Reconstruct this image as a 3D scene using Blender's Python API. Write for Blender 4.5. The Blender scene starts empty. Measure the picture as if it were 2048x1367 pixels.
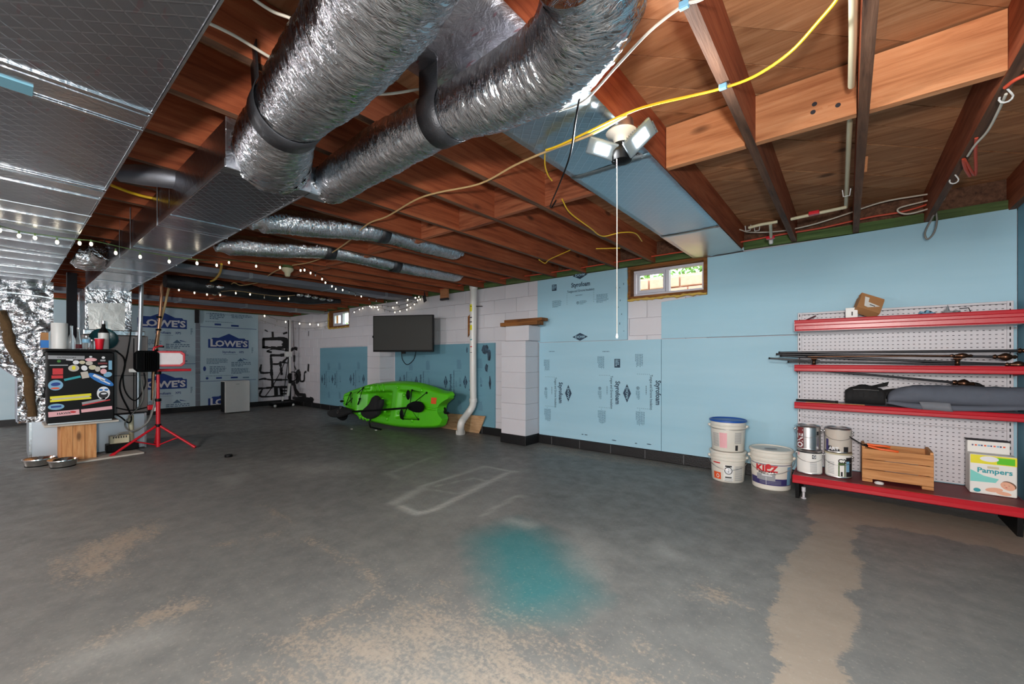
import bpy, math, random
from mathutils import Vector, Matrix, noise
random.seed(7)
R = random.random
# ---------- camera, world, lights, exposure ----------
F = 828.0; HZ = 718.0; CAMH = 1.10
TH = math.atan(828/1019.0); CS = math.cos(TH); SN = math.sin(TH)
scene = bpy.context.scene
COL = scene.collection
cd = bpy.data.cameras.new('camera'); cam = bpy.data.objects.new('camera', cd); COL.objects.link(cam)
cam.location = (0, 0, CAMH); cam.rotation_euler = (math.pi/2, 0, TH)
cd.sensor_width = 36; cd.lens = F/2048*36; cd.shift_y = (HZ-683.5)/2048; cd.clip_start = .02
scene.camera = cam
scene.view_settings.view_transform = 'Standard'; scene.view_settings.look = 'None'
scene.view_settings.gamma = 1; scene.view_settings.use_curve_mapping = False
scene.view_settings.exposure = 1.25
wd = bpy.data.worlds.new('sky'); scene.world = wd; wd.use_nodes = True
wd.node_tree.nodes['Background'].inputs[0].default_value = (.85, .93, 1, 1)
wd.node_tree.nodes['Background'].inputs[1].default_value = 2.2
def lamp(name, kind, loc, power, col=(1, 1, 1), size=.1, rot=None, spread=None, sy=None):
    l = bpy.data.lights.new(name, kind); o = bpy.data.objects.new(name, l); COL.objects.link(o)
    o.location = loc; l.energy = power; l.color = col
    if kind == 'AREA':
        l.size = size
        if sy: l.shape = 'RECTANGLE'; l.size_y = sy
        if spread: l.spread = spread
    else: l.shadow_soft_size = size
    if rot: o.rotation_euler = rot
    return o
# photographer's flash just above and behind the camera, plus added fill lights out of view
lamp('flash_light', 'POINT', (.16, -.34, 1.22), 88, (1, .93, .86), .07)
lamp('rear_fill_light', 'POINT', (.3, -4.0, 1.98), 270, (1, .94, .88), .2)
lamp('rear_fill_light', 'POINT', (-3.6, -2.2, 1.8), 62, (1, .96, .93), .2)
lamp('far_fill_light', 'POINT', (-8.6, -2.2, 1.7), 60, (1, .95, .93), .2)  # added unseen fill that brightens the far wall
# garage lamp heads: one light in front of each LED face (see the lamp's builder for the fixture)

# ---------- geometry helpers ----------
def ray(px, py):
    t = (px-1024)/F; v = (HZ-py)/F
    return Vector((t*CS-SN, t*SN+CS, v))
CAMP = Vector((0, 0, CAMH))
def onZ(px, py, z):
    r = ray(px, py); return CAMP + r*((z-CAMH)/r.z)
def onY(px, py, y=4.47):
    r = ray(px, py); return CAMP + r*(y/r.y)
def onX(px, py, x=-10.72):
    r = ray(px, py); return CAMP + r*(x/r.x)
def flr(px, py): return onZ(px, py, 0)
def smooth_path(pts, n=6):
    pts = [Vector(p) for p in pts]
    if len(pts) < 3: return pts
    out = []
    P = [pts[0]*2-pts[1]] + pts + [pts[-1]*2-pts[-2]]
    for i in range(1, len(P)-2):
        a, b, c, d = P[i-1:i+3]
        for k in range(n):
            t = k/n
            out.append(.5*((2*b)+(c-a)*t+(2*a-5*b+4*c-d)*t*t+(3*b-a-3*c+d)*t**3))
    out.append(pts[-1]); return out

class MB:
    def __init__(s): s.v = []; s.f = []; s.m = []
    def add(s, vs, fs, m=0, M=None):
        o = len(s.v)
        s.v += [tuple(M @ Vector(v)) if M else tuple(v) for v in vs]
        s.f += [tuple(i+o for i in f) for f in fs]; s.m += [m]*len(fs); return s
    def box(s, x0, x1, y0, y1, z0, z1, m=0, M=None):
        vs = [(x, y, z) for z in (z0, z1) for y in (y0, y1) for x in (x0, x1)]
        return s.add(vs, [(0, 2, 3, 1), (4, 5, 7, 6), (0, 1, 5, 4), (2, 6, 7, 3), (0, 4, 6, 2), (1, 3, 7, 5)], m, M)
    def quad(s, a, b, c, d, m=0): return s.add([a, b, c, d], [(0, 1, 2, 3)], m)
    def prism(s, poly, z0, z1, m=0, M=None):
        n = len(poly)
        vs = [(p[0], p[1], z0) for p in poly]+[(p[0], p[1], z1) for p in poly]
        fs = [tuple(range(n-1, -1, -1)), tuple(range(n, 2*n))]+[(i, (i+1) % n, (i+1) % n+n, i+n) for i in range(n)]
        return s.add(vs, fs, m, M)
    def tube(s, pts, r, seg=8, m=0, cap=True, rf=None, flat=1.0):
        pts = [Vector(p) for p in pts]; n = len(pts)
        T = [(pts[min(i+1, n-1)]-pts[max(i-1, 0)]).normalized() for i in range(n)]
        u = T[0].orthogonal().normalized()
        if abs(T[0].z) < .9: u = (Vector((0, 0, 1))-T[0]*T[0].z).normalized()
        vs = []; L = 0
        for i in range(n):
            if i: L += (pts[i]-pts[i-1]).length
            u = (u-T[i]*u.dot(T[i])).normalized(); w = T[i].cross(u)
            for k in range(seg):
                a = 2*math.pi*k/seg
                rr = rf(L, a, i) if rf else r
                vs.append(pts[i]+u*(rr*math.cos(a)*flat)+w*(rr*math.sin(a)))
        fs = [(i*seg+k, i*seg+(k+1) % seg, (i+1)*seg+(k+1) % seg, (i+1)*seg+k) for i in range(n-1) for k in range(seg)]
        if cap: fs += [tuple(range(seg-1, -1, -1)), tuple((n-1)*seg+k for k in range(seg))]
        return s.add(vs, fs, m)
    def lathe(s, prof, c=(0, 0, 0), seg=24, m=0, M=None, cap=True):
        vs = [(c[0]+r*math.cos(2*math.pi*k/seg), c[1]+r*math.sin(2*math.pi*k/seg), c[2]+z) for r, z in prof for k in range(seg)]
        n = len(prof)
        fs = [(i*seg+k, i*seg+(k+1) % seg, (i+1)*seg+(k+1) % seg, (i+1)*seg+k) for i in range(n-1) for k in range(seg)]
        if cap: fs += [tuple(range(seg-1, -1, -1)), tuple((n-1)*seg+k for k in range(seg))]
        return s.add(vs, fs, m, M)
    def ball(s, c, r, seg=10, m=0, M=None, sz=1):
        pr = [(max(.02*r, r*math.sin(math.pi*i/(seg//2+1))), -r*sz*math.cos(math.pi*i/(seg//2+1))) for i in range(0, seg//2+2)]
        return s.lathe(pr, c, seg, m, M)
    def ellipse(s, c, a, b, m=0, M=None, n=20, rot=0):
        ca, sa = math.cos(rot), math.sin(rot)
        vs = []
        for k in range(n):
            x = a*math.cos(2*math.pi*k/n); y = b*math.sin(2*math.pi*k/n)
            vs.append((c[0]+x*ca-y*sa, c[1]+x*sa+y*ca, c[2] if len(c) > 2 else 0))
        return s.add(vs, [tuple(range(n))], m, M)
    def rect(s, x0, x1, y0, y1, m=0, M=None, z=0):
        return s.add([(x0, y0, z), (x1, y0, z), (x1, y1, z), (x0, y1, z)], [(0, 1, 2, 3)], m, M)
    def text(s, body, size, M, m=0, bold=0, xs=1, align='CENTER'):
        key = (body, bold, align)
        if key not in TXT:
            c = bpy.data.curves.new('t', 'FONT'); c.body = body; c.size = 1; c.offset = bold; c.resolution_u = 2
            c.align_x = align; c.align_y = 'CENTER'; c.extrude = 0
            o = bpy.data.objects.new('t', c); me = o.to_mesh()
            TXT[key] = ([tuple(v.co) for v in me.vertices], [tuple(p.vertices) for p in me.polygons])
            o.to_mesh_clear(); bpy.data.objects.remove(o); bpy.data.curves.remove(c)
        vs, fs = TXT[key]
        return s.add([(v[0]*size*xs, v[1]*size, 0) for v in vs], fs, m, M)
    def para(s, x0, y1, w, n, lh, m=0, M=None, seedv=0, fill=.85):
        rr = random.Random(seedv)
        for i in range(n):
            x = x0; end = x0+w*(1 if i < n-1 else .6)*rr.uniform(fill, 1)
            while x < end:
                ww = min(rr.uniform(.6, 2.0)*lh*1.1, end-x)
                s.rect(x, x+ww, y1-i*lh-lh*.5, y1-i*lh, m, M); x += ww+lh*.35
        return s
    def mesh(s, name, mats, smooth=None):
        me = bpy.data.meshes.new(name); me.from_pydata(s.v, [], s.f)
        for x in (mats if isinstance(mats, (list, tuple)) else [mats]): me.materials.append(x)
        me.polygons.foreach_set('material_index', s.m)
        if smooth is not None:
            me.shade_smooth(); me.set_sharp_from_angle(angle=math.radians(smooth))
        me.update(); return me
    def obj(s, name, mats, parent=None, smooth=None, bev=0, kind=None, label=None):
        o = bpy.data.objects.new(name, s.mesh(name, mats, smooth)); COL.objects.link(o)
        if parent: attach(o, parent)
        if bev:
            b = o.modifiers.new('bevel', 'BEVEL'); b.width = bev; b.segments = 2; b.limit_method = 'ANGLE'
        if kind: o['kind'] = kind
        if label: o['label'] = label
        return o
TXT = {}
def attach(o, parent):
    o.parent = parent; o.matrix_parent_inverse = parent.matrix_basis.inverted()
def tag(o, label, cat, group=None):
    o['label'] = label; o['category'] = cat
    if group: o['group'] = group
    return o
def thing(name, label, cat, loc=(0, 0, 0), group=None):
    o = bpy.data.objects.new(name, None); COL.objects.link(o); o.location = loc; o.empty_display_size = .05
    o.matrix_basis = Matrix.Translation(loc)
    return tag(o, label, cat, group)
def copy_tree(o, parent=None, first=True):
    c = o.copy(); COL.objects.link(c)
    if parent: c.parent = parent
    for ch in [x for x in ALLCH(o)]: copy_tree(ch, c)
    return c
def ALLCH(o): return [x for x in list(bpy.data.objects) if x.parent == o]
def lookM(o, xdir, ydir):
    x = Vector(xdir).normalized(); y = Vector(ydir); z = x.cross(y).normalized(); y = z.cross(x)
    return Matrix(((x.x, y.x, z.x, o[0]), (x.y, y.y, z.y, o[1]), (x.z, y.z, z.z, o[2]), (0, 0, 0, 1)))
def wallM(x, z, y=4.47): return lookM((x, y, z), (1, 0, 0), (0, 0, 1))          # faces -Y
def farM(y, z, x=-10.7): return lookM((x, y, z), (0, 1, 0), (0, 0, 1))           # faces +X
def RZ(a): return Matrix.Rotation(a, 4, 'Z')
def TR(x, y, z): return Matrix.Translation((x, y, z))

# ---------- materials ----------
def lin(c):
    c = c/255.0
    return c/12.92 if c <= .04045 else ((c+.055)/1.055)**2.4
def rgb(r, g, b): return (lin(r), lin(g), lin(b), 1)
class NT:
    def __init__(s, name):
        s.mat = bpy.data.materials.new(name); s.mat.use_nodes = True; s.t = s.mat.node_tree
        s.b = s.t.nodes['Principled BSDF']
    def n(s, ty, **kw):
        o = s.t.nodes.new(ty)
        for k, v in kw.items():
            if k.startswith('i_'): 
                key = k[2:]; key = int(key) if key.isdigit() else key
                o.inputs[key].default_value = v
            else: setattr(o, k, v)
        return o
    def l(s, a, b): s.t.links.new(a, b)
    def coord(s, kind='Object', scale=(1, 1, 1), rot=(0, 0, 0), rnd=False):
        tc = s.n('ShaderNodeTexCoord'); mp = s.n('ShaderNodeMapping')
        mp.inputs['Scale'].default_value = scale; mp.inputs['Rotation'].default_value = rot
        s.l(tc.outputs[kind], mp.inputs[0])
        if rnd:
            oi = s.n('ShaderNodeObjectInfo'); mu = s.n('ShaderNodeMath', operation='MULTIPLY'); mu.inputs[1].default_value = 37.0
            s.l(oi.outputs['Random'], mu.inputs[0])
            va = s.n('ShaderNodeVectorMath', operation='ADD'); s.l(mp.outputs[0], va.inputs[0]); s.l(mu.outputs[0], va.inputs[1])
            return va.outputs[0]
        return mp.outputs[0]
    def noise(s, vec, scale, detail=4, rough=.55, dist=0):
        o = s.n('ShaderNodeTexNoise'); o.inputs['Scale'].default_value = scale; o.inputs['Detail'].default_value = detail
        o.inputs['Roughness'].default_value = rough; o.inputs['Distortion'].default_value = dist
        s.l(vec, o.inputs['Vector']); return o.outputs[0]
    def ramp(s, fac, stops):
        o = s.n('ShaderNodeValToRGB'); e = o.color_ramp.elements
        while len(e) < len(stops): e.new(.5)
        for i, (p, c) in enumerate(stops):
            e[i].position = p; e[i].color = c if isinstance(c, tuple) else (c, c, c, 1)
        s.l(fac, o.inputs[0]); return o.outputs[0]
    def mix(s, fac, a, b, mode='MIX'):
        o = s.n('ShaderNodeMix', data_type='RGBA', blend_type=mode)
        for sock, val in ((o.inputs[0], fac), (o.inputs[6], a), (o.inputs[7], b)):
            if isinstance(val, bpy.types.NodeSocket): s.l(val, sock)
            else: sock.default_value = val
        return o.outputs[2]
    def math(s, op, a, b):
        o = s.n('ShaderNodeMath', operation=op)
        for sock, val in ((o.inputs[0], a), (o.inputs[1], b)):
            if isinstance(val, bpy.types.NodeSocket): s.l(val, sock)
            else: sock.default_value = val
        return o.outputs[0]
    def bump(s, h, strength=.3, dist=.01, prev=None):
        o = s.n('ShaderNodeBump'); o.inputs['Strength'].default_value = strength; o.inputs['Distance'].default_value = dist
        s.l(h, o.inputs['Height'])
        if prev: s.l(prev, o.inputs['Normal'])
        s.l(o.outputs[0], s.b.inputs['Normal']); return o.outputs[0]
    def base(s, c):
        if isinstance(c, bpy.types.NodeSocket): s.l(c, s.b.inputs['Base Color'])
        else: s.b.inputs['Base Color'].default_value = c
    def set(s, rough=.5, metal=0, spec=None, emis=None, es=0, trans=0):
        s.b.inputs['Roughness'].default_value = rough; s.b.inputs['Metallic'].default_value = metal
        if spec is not None: s.b.inputs['Specular IOR Level'].default_value = spec
        if emis: s.b.inputs['Emission Color'].default_value = emis; s.b.inputs['Emission Strength'].default_value = es
        if trans: s.b.inputs['Transmission Weight'].default_value = trans
        return s
def simple(name, c, rough=.5, metal=0, var=.12, sc=12, bump=.05, **kw):
    t = NT(name); v = t.coord(); nz = t.noise(v, sc)
    dk = tuple(x*(1-var) for x in c[:3])+(1,); lt = tuple(min(1, x*(1+var)) for x in c[:3])+(1,)
    t.base(t.mix(nz, dk, lt)); t.set(rough, metal, **kw)
    if bump: t.bump(t.noise(v, sc*6, 3), bump, .005)
    return t.mat
def wood(name, dark, mid, light, rot=(0, 0, 0), scale=(14, .9, 14), rough=.75, blot=.5, rnd=True, knots=True, dirt=(.06, .045, .035, 1)):
    t = NT(name); v = t.coord(scale=scale, rot=rot, rnd=rnd)
    g = t.noise(v, 2.2, 6, .62, .6)
    c = t.ramp(g, [(.28, dark), (.5, mid), (.72, light)])
    fine = t.noise(t.coord(scale=tuple(q*4 for q in scale), rot=rot, rnd=rnd), 3, 3)
    c = t.mix(t.math('MULTIPLY', fine, .35), c, dark)
    v2 = t.coord(rot=rot, rnd=rnd)
    b = t.ramp(t.noise(v2, 1.7, 5, .65), [(.42, 0.0), (.68, 1.0)])
    c = t.mix(t.math('MULTIPLY', b, blot), c, dirt)
    if knots:
        vo = t.n('ShaderNodeTexVoronoi'); t.l(t.coord(scale=tuple(max(1.6, q*.28) for q in scale), rot=rot, rnd=rnd), vo.inputs['Vector']); vo.inputs['Scale'].default_value = 1.0
        k = t.ramp(vo.outputs['Distance'], [(.05, 1.0), (.11, 0.0)])
        c = t.mix(t.math('MULTIPLY', k, .75), c, (.05, .02, .012, 1))
    if rnd:
        oi = t.n('ShaderNodeObjectInfo'); rv = t.ramp(oi.outputs['Random'], [(0, .72), (1, 1.0)])
        c = t.mix(1.0, c, rv, 'MULTIPLY')
    t.base(c); t.set(rough, spec=.25); t.bump(fine, .25, .003); return t.mat
M = {}
M['joist'] = wood('joist_wood', rgb(124, 58, 36), rgb(174, 92, 58), rgb(196, 114, 76), blot=.16)
M['joist_edge'] = wood('joist_edge_wood', rgb(70, 48, 38), rgb(120, 84, 64), rgb(150, 110, 86), blot=.35)
M['block_wood'] = wood('blocking_wood', rgb(170, 104, 66), rgb(214, 146, 100), rgb(230, 168, 122), scale=(.9, 14, 14), blot=.12)
M['plank'] = wood('subfloor_wood', rgb(150, 96, 62), rgb(200, 144, 102), rgb(222, 170, 128), rot=(0, 0, -math.pi/4), scale=(.8, 9, 9), blot=.2, rough=.8)
M['pine'] = wood('pine_wood', rgb(150, 98, 58), rgb(196, 140, 90), rgb(214, 162, 112), scale=(1.2, 16, 16), blot=.08, rnd=False)
M['pinev'] = wood('pine_wood_upright', rgb(160, 100, 56), rgb(208, 150, 98), rgb(226, 176, 124), scale=(16, 16, 1.2), blot=.08, rnd=False)
M['plywood'] = wood('plywood', rgb(176, 132, 92), rgb(208, 168, 128), rgb(222, 186, 148), scale=(2, 14, 14), blot=.05, rnd=False)
M['greensill'] = wood('green_treated_wood', rgb(52, 72, 40), rgb(84, 110, 62), rgb(112, 136, 84), scale=(.9, 10, 14), blot=.5, rnd=False, knots=False)
M['brownboard'] = wood('brown_board', rgb(92, 54, 26), rgb(140, 88, 44), rgb(166, 112, 62), scale=(1, 14, 14), blot=.2, rnd=False)

def foil(name, c=(.78, .79, .82, 1), rough=.24, grid=0, wr=.35, wsc=9, red=0, bd=.02, stretch=(1, 1, 1)):
    t = NT(name); v = t.coord()
    n1 = t.noise(t.coord(scale=stretch), wsc, 5, .6, .5)
    col = t.mix(t.noise(v, 3, 3), tuple(x*.82 for x in c[:3])+(1,), c)
    if red:
        rn = t.ramp(t.noise(t.coord(scale=(5, 16, 16)), 3, 1), [(.66, 0.0), (.69, 1.0)])
        col = t.mix(t.math('MULTIPLY', rn, red), col, (.55, .05, .08, 1))
    if grid:
        w1 = t.n('ShaderNodeTexWave', bands_direction='DIAGONAL'); w1.inputs['Scale'].default_value = 11; w1.inputs['Distortion'].default_value = .6
        t.l(v, w1.inputs['Vector'])
        w2 = t.n('ShaderNodeTexWave', bands_direction='DIAGONAL'); w2.inputs['Scale'].default_value = 11; w2.inputs['Distortion'].default_value = .6
        t.l(t.coord(scale=(-1, 1, 1)), w2.inputs['Vector'])
        a = t.ramp(w1.outputs[1], [(.93, 0.0), (1, 1.0)]); b = t.ramp(w2.outputs[1], [(.93, 0.0), (1, 1.0)])
        g = t.mix(1.0, a, b, 'LIGHTEN')
        col = t.mix(t.math('MULTIPLY', g, grid), col, (.9, .9, .92, 1))
        p = t.bump(g, .25, .002)
        t.base(col); t.set(rough, 1); t.bump(n1, wr, bd, p); return t.mat
    t.base(col); t.set(rough, 1); t.bump(n1, wr, bd); return t.mat
t = NT('flex_foil'); at = t.n('ShaderNodeAttribute'); at.attribute_name = 'flow'
def flowv(sc):
    mp = t.n('ShaderNodeMapping'); mp.inputs['Scale'].default_value = sc; t.l(at.outputs['Vector'], mp.inputs[0]); return mp.outputs[0]
n1 = t.noise(flowv((26, 7, 7)), 3.2, 4, .6, .8)
rg = t.math('SUBTRACT', 1.0, t.math('ABSOLUTE', t.math('MULTIPLY', t.math('SUBTRACT', n1, .5), 5.0), 0))
n2 = t.noise(flowv((70, 22, 22)), 3, 3, .6)
t.base(t.mix(t.noise(flowv((4, 4, 4)), 3), (.46, .47, .50, 1), (.66, .67, .70, 1))); t.set(.13, 1)
p = t.bump(t.ramp(rg, [(.45, 0.0), (1, 1.0)]), .42, .005); t.bump(n2, .16, .003, p); M['flex'] = t.mat
M['ductfoil'] = foil('duct_wrap_foil', (.44, .45, .49, 1), .30, grid=.14, wr=.22, wsc=2.0, red=.15, bd=.03)
M['ductfoil2'] = foil('supply_duct_foil', (.46, .46, .50, 1), .26, grid=.2, wr=.15, wsc=2.5, red=.25, bd=.02)
M['crinkle'] = foil('crinkled_foil', (.82, .83, .86, 1), .2, wr=1.0, wsc=7, bd=.06)
M['panfoil'] = foil('panned_foil', (.75, .73, .78, 1), .3, wr=.5, wsc=14, red=.5, bd=.015)
M['reflectfoil'] = foil('blue_reflection_foil', (.44, .54, .61, 1), .34, grid=.12, wr=.2, wsc=4, bd=.01)  # reflected blue is put into the foil's base colour
M['copperfoil'] = foil('smooth_foil', (.72, .66, .62, 1), .34, wr=.4, wsc=8, bd=.01)
M['tape'] = foil('foil_tape', (.75, .76, .78, 1), .24, wr=.4, wsc=22, bd=.005)
M['galv'] = foil('galvanised_steel', (.52, .55, .60, 1), .42, wr=.1, wsc=4, bd=.01)
M['galvdark'] = foil('dull_steel', (.34, .35, .40, 1), .5, wr=.1, wsc=4)
M['chrome'] = simple('polished_steel', (.75, .74, .72, 1), .15, 1, .05, bump=0)
M['strap'] = simple('black_strap', rgb(62, 62, 66), .4, .6, .3, 30, .3)
M['black'] = simple('black_plastic', rgb(10, 10, 12), .5, 0, .2, spec=.18)
M['blackfab'] = simple('black_fabric', rgb(24, 24, 26), .85, 0, .3, 20, .3)
M['greyfab'] = simple('grey_fabric', rgb(84, 90, 102), .85, 0, .1, 20, .2)
M['ltgreyfab'] = simple('light_grey_fabric', rgb(112, 116, 124), .85, 0, .1, 20, .2)
M['white'] = simple('white_plastic', rgb(214, 214, 212), .4, 0, .05)
M['pvc'] = simple('white_pvc', rgb(222, 220, 216), .3, 0, .04)
M['cream'] = simple('cream_plastic', rgb(198, 190, 160), .45, 0, .05)
M['red'] = simple('red_metal', rgb(196, 24, 40), .32, .0, .06)
M['redshelf'] = simple('red_shelf_enamel', rgb(178, 26, 40), .3, .0, .1, 6)
M['redworn'] = simple('worn_red_shelf_top', rgb(112, 40, 44), .55, 0, .3, 9)
M['orange'] = simple('orange_plastic', rgb(226, 92, 34), .4, 0, .06)
M['cordo'] = simple('orange_cord_jacket', rgb(205, 78, 52), .5, 0, .06)
M['yellow'] = simple('yellow_cable', rgb(232, 186, 36), .4, 0, .05)
M['whitecable'] = simple('white_cable', rgb(206, 198, 184), .45, 0, .05)
M['beigecable'] = simple('beige_cable', rgb(206, 172, 122), .5, 0, .05)
M['greycable'] = simple('grey_cable', rgb(120, 120, 116), .5, 0, .05)
M['pegmetal'] = simple('white_enamel_pegboard', rgb(196, 194, 200), .45, 0, .04, 5)
M['dark'] = simple('dark_slot', rgb(40, 38, 44), .8, 0, .1)
M['printdark'] = simple('dark_print_ink', rgb(38, 62, 84), .7, 0, .1, bump=0)
M['printmid'] = simple('mid_print_ink', rgb(88, 124, 146), .7, 0, .06, bump=0)
M['printblue'] = simple('blue_print_ink', rgb(34, 66, 140), .7, 0, .06, bump=0)
M['printpale'] = simple('pale_print_ink', rgb(86, 118, 148), .7, 0, .06, bump=0)
M['ink'] = simple('black_ink', rgb(28, 28, 32), .6, 0, .1, bump=0)
M['inkwhite'] = simple('white_ink', rgb(226, 228, 232), .6, 0, .03, bump=0)
M['tar'] = simple('black_sealer_paint', rgb(20, 20, 22), .45, 0, .4, 14, .6)
M['labelwhite'] = simple('label_white', rgb(226, 226, 222), .5, 0, .03, bump=0)
M['labelgrey'] = simple('label_grey_print', rgb(150, 152, 156), .6, 0, .05, bump=0)
M['labelred'] = simple('label_red', rgb(196, 32, 40), .5, 0, .05, bump=0)
M['labelorange'] = simple('label_orange', rgb(222, 86, 40), .5, 0, .05, bump=0)
M['labelnavy'] = simple('label_navy', rgb(56, 50, 104), .5, 0, .05, bump=0)
M['labelteal'] = simple('label_teal', rgb(120, 204, 196), .5, 0, .05, bump=0)
M['labeltealdk'] = simple('label_dark_teal', rgb(30, 150, 160), .5, 0, .05, bump=0)
M['labelyellow'] = simple('label_yellow', rgb(226, 216, 30), .5, 0, .05, bump=0)
M['labelpink'] = simple('label_pink', rgb(226, 170, 176), .5, 0, .05, bump=0)
M['labelblue'] = simple('label_blue', rgb(28, 112, 190), .5, 0, .05, bump=0)
M['labelsky'] = simple('label_sky', rgb(120, 170, 200), .5, 0, .05, bump=0)
M['skin'] = simple('printed_skin', rgb(224, 168, 140), .5, 0, .05, bump=0)
M['hair'] = simple('printed_hair', rgb(110, 78, 58), .5, 0, .1, bump=0)
M['bluelid'] = simple('blue_lid', rgb(26, 84, 170), .4, 0, .05)
M['pail'] = simple('pail_plastic', rgb(220, 216, 206), .38, 0, .04)
M['tin'] = simple('bare_tin', (.62, .62, .63, 1), .3, 1, .1, 8)
M['beigepaint'] = simple('beige_paint', rgb(188, 180, 170), .5, 0, .08)
M['card'] = simple('cardboard', rgb(170, 122, 78), .85, 0, .1, 8)
M['foamspray'] = simple('expanding_foam', rgb(206, 170, 84), .8, 0, .25, 25, .8)
M['vinyl'] = simple('white_vinyl', rgb(212, 212, 222), .35, 0, .03)
M['screen'] = simple('tv_screen', rgb(40, 40, 37), .6, 0, .05, bump=0)
M['teal'] = simple('teal_glaze', rgb(16, 66, 72), .25, 0, .1)
M['redcup'] = simple('red_cup_plastic', rgb(214, 18, 42), .35, 0, .03)
M['copper'] = simple('copper_pipe', (.55, .30, .18, 1), .35, .9, .2)
M['furnace'] = simple('furnace_enamel', rgb(138, 128, 126), .4, .3, .05, 5)
M['kayak'] = simple('green_kayak_plastic', rgb(84, 190, 22), .35, 0, .06, 3)
M['kayakdk'] = simple('dark_green_recess', rgb(50, 120, 18), .4, 0, .06, 3)
M['ledcap'] = simple('clear_grey_plastic', rgb(104, 114, 120), .35, .1, .05)
M['brass'] = simple('antique_brass', (.10, .05, .03, 1), .3, .9, .3)
M['rod'] = simple('black_rod_metal', (.02, .02, .024, 1), .3, .3, .1)
M['insul'] = simple('brown_fibre_insulation', rgb(92, 70, 44), .95, 0, .4, 25, 1)
M['pink'] = simple('pink_fibreglass', rgb(220, 140, 150), .95, 0, .2, 25, 1)
M['brick'] = simple('exterior_stone', rgb(206, 160, 138), .85, 0, .25, 14, .4)
M['leaf'] = simple('hedge_green', rgb(92, 130, 50), .8, 0, .5, 12, .6)
M['grass'] = simple('lawn', rgb(120, 150, 70), .9, 0, .3, 12, .4)
M['glow'] = NT('led_face').set(emis=(.95, .98, 1, 1), es=18).mat
M['bulbglow'] = NT('fairy_bulb').set(emis=(1, .86, .62, 1), es=2.4).mat
M['bulboff'] = simple('clear_bulb', rgb(200, 196, 190), .2)
M['worklens'] = simple('frosted_lens', rgb(220, 210, 212), .35)
t = NT('window_glass'); t.base((.95, 1, .98, 1)); t.set(.02, trans=1); t.b.inputs['IOR'].default_value = 1.02; M['glass'] = t.mat
t = NT('bottle_glass'); t.base((.85, .9, .92, 1)); t.set(.04, trans=.85); t.b.inputs['IOR'].default_value = 1.3; M['bottle'] = t.mat

# painted block
t = NT('painted_block'); v = t.coord(rnd=True)
c = t.mix(t.noise(v, 2.5, 4), rgb(204, 201, 208), rgb(216, 214, 219))
oi = t.n('ShaderNodeObjectInfo'); c = t.mix(1.0, c, t.ramp(oi.outputs['Random'], [(0, .955), (1, 1.0)]), 'MULTIPLY')
t.base(c); t.set(.6, spec=.3); t.bump(t.noise(v, 60, 4), .35, .004); M['block'] = t.mat
t = NT('mortar'); v = t.coord(); t.base(t.mix(t.noise(v, 6), rgb(188, 184, 194), rgb(206, 202, 210))); t.set(.8); M['mortar'] = t.mat
# foam board
def foam(name, c1, c2):
    t = NT(name); v = t.coord()
    a = t.noise(t.coord(scale=(.35, 1, 3.2)), 1.4, 4)
    t.base(t.mix(a, c1, c2)); t.set(.55, spec=.25)
    t.bump(t.noise(t.coord(scale=(30, 30, 2)), 3, 3), .12, .003); return t.mat
M['foam'] = foam('blue_foam_board', rgb(146, 190, 210), rgb(172, 208, 224))
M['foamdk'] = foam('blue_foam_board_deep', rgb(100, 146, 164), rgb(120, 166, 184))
M['foampale'] = foam('pale_foam_board', rgb(176, 206, 220), rgb(200, 222, 232))
M['foamedge'] = simple('foam_cut_edge', rgb(190, 214, 226), .7)

# foil-wrapped sheet steel etc. done; concrete floor with painted-on masks
t = NT('painted_concrete'); v = t.coord()
at = t.n('ShaderNodeVertexColor'); at.layer_name = 'marks'
sep = t.n('ShaderNodeSeparateColor'); t.l(at.outputs[0], sep.inputs[0])
fine = t.noise(v, 55, 5, .7); med = t.noise(v, 7, 6, .68); big = t.noise(v, 1.1, 4, .6)
base = t.mix(big, rgb(104, 105, 103), rgb(134, 133, 128))
base = t.mix(t.math('MULTIPLY', t.ramp(med, [(.35, 0.0), (.7, 1.0)]), .5), base, rgb(84, 86, 88))
strk = t.noise(t.coord(scale=(1, 3.2, 1), rot=(0, 0, .5)), 2.6, 6, .7)
strk0 = t.noise(t.coord(scale=(1, 2.2, 1), rot=(0, 0, .6)), 5.5, 7, .72, .4)
# tan bare concrete showing through: mask + noise threshold
sm_ = t.math('ADD', t.math('MULTIPLY', sep.outputs[0], 1.25), t.math('MULTIPLY', t.math('SUBTRACT', strk0, .5), 1.5))
sm_ = t.math('ADD', sm_, t.math('MULTIPLY', t.math('SUBTRACT', fine, .5), 1.7))
tan = t.ramp(sm_, [(.40, 0.0), (.72, 1.0)])
tanc = t.mix(strk, rgb(140, 127, 112), rgb(166, 152, 136))
c = t.mix(t.math('MULTIPLY', tan, .8), base, tanc)
te = t.ramp(t.math('ADD', sep.outputs[1], t.math('MULTIPLY', t.math('SUBTRACT', med, .5), .35)), [(.12, 0.0), (.8, 1.0)])
c = t.mix(t.math('MULTIPLY', te, .8), c, rgb(46, 122, 126))
wh = t.math('MULTIPLY', sep.outputs[2], t.ramp(t.math('ADD', fine, .12), [(.35, .35), (.65, 1.0)]))
c = t.mix(t.math('MULTIPLY', wh, .95), c, rgb(186, 186, 180))
c = t.mix(t.math('MULTIPLY', t.ramp(fine, [(.56, 0.0), (.72, 1.0)]), .42), c, rgb(168, 164, 152))
t.base(c); t.set(.5, spec=.35)
rr = t.ramp(med, [(.3, .36), (.75, .62)]); t.l(rr, t.b.inputs['Roughness'])
t.bump(fine, .12, .004); M['floor'] = t.mat
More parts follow.
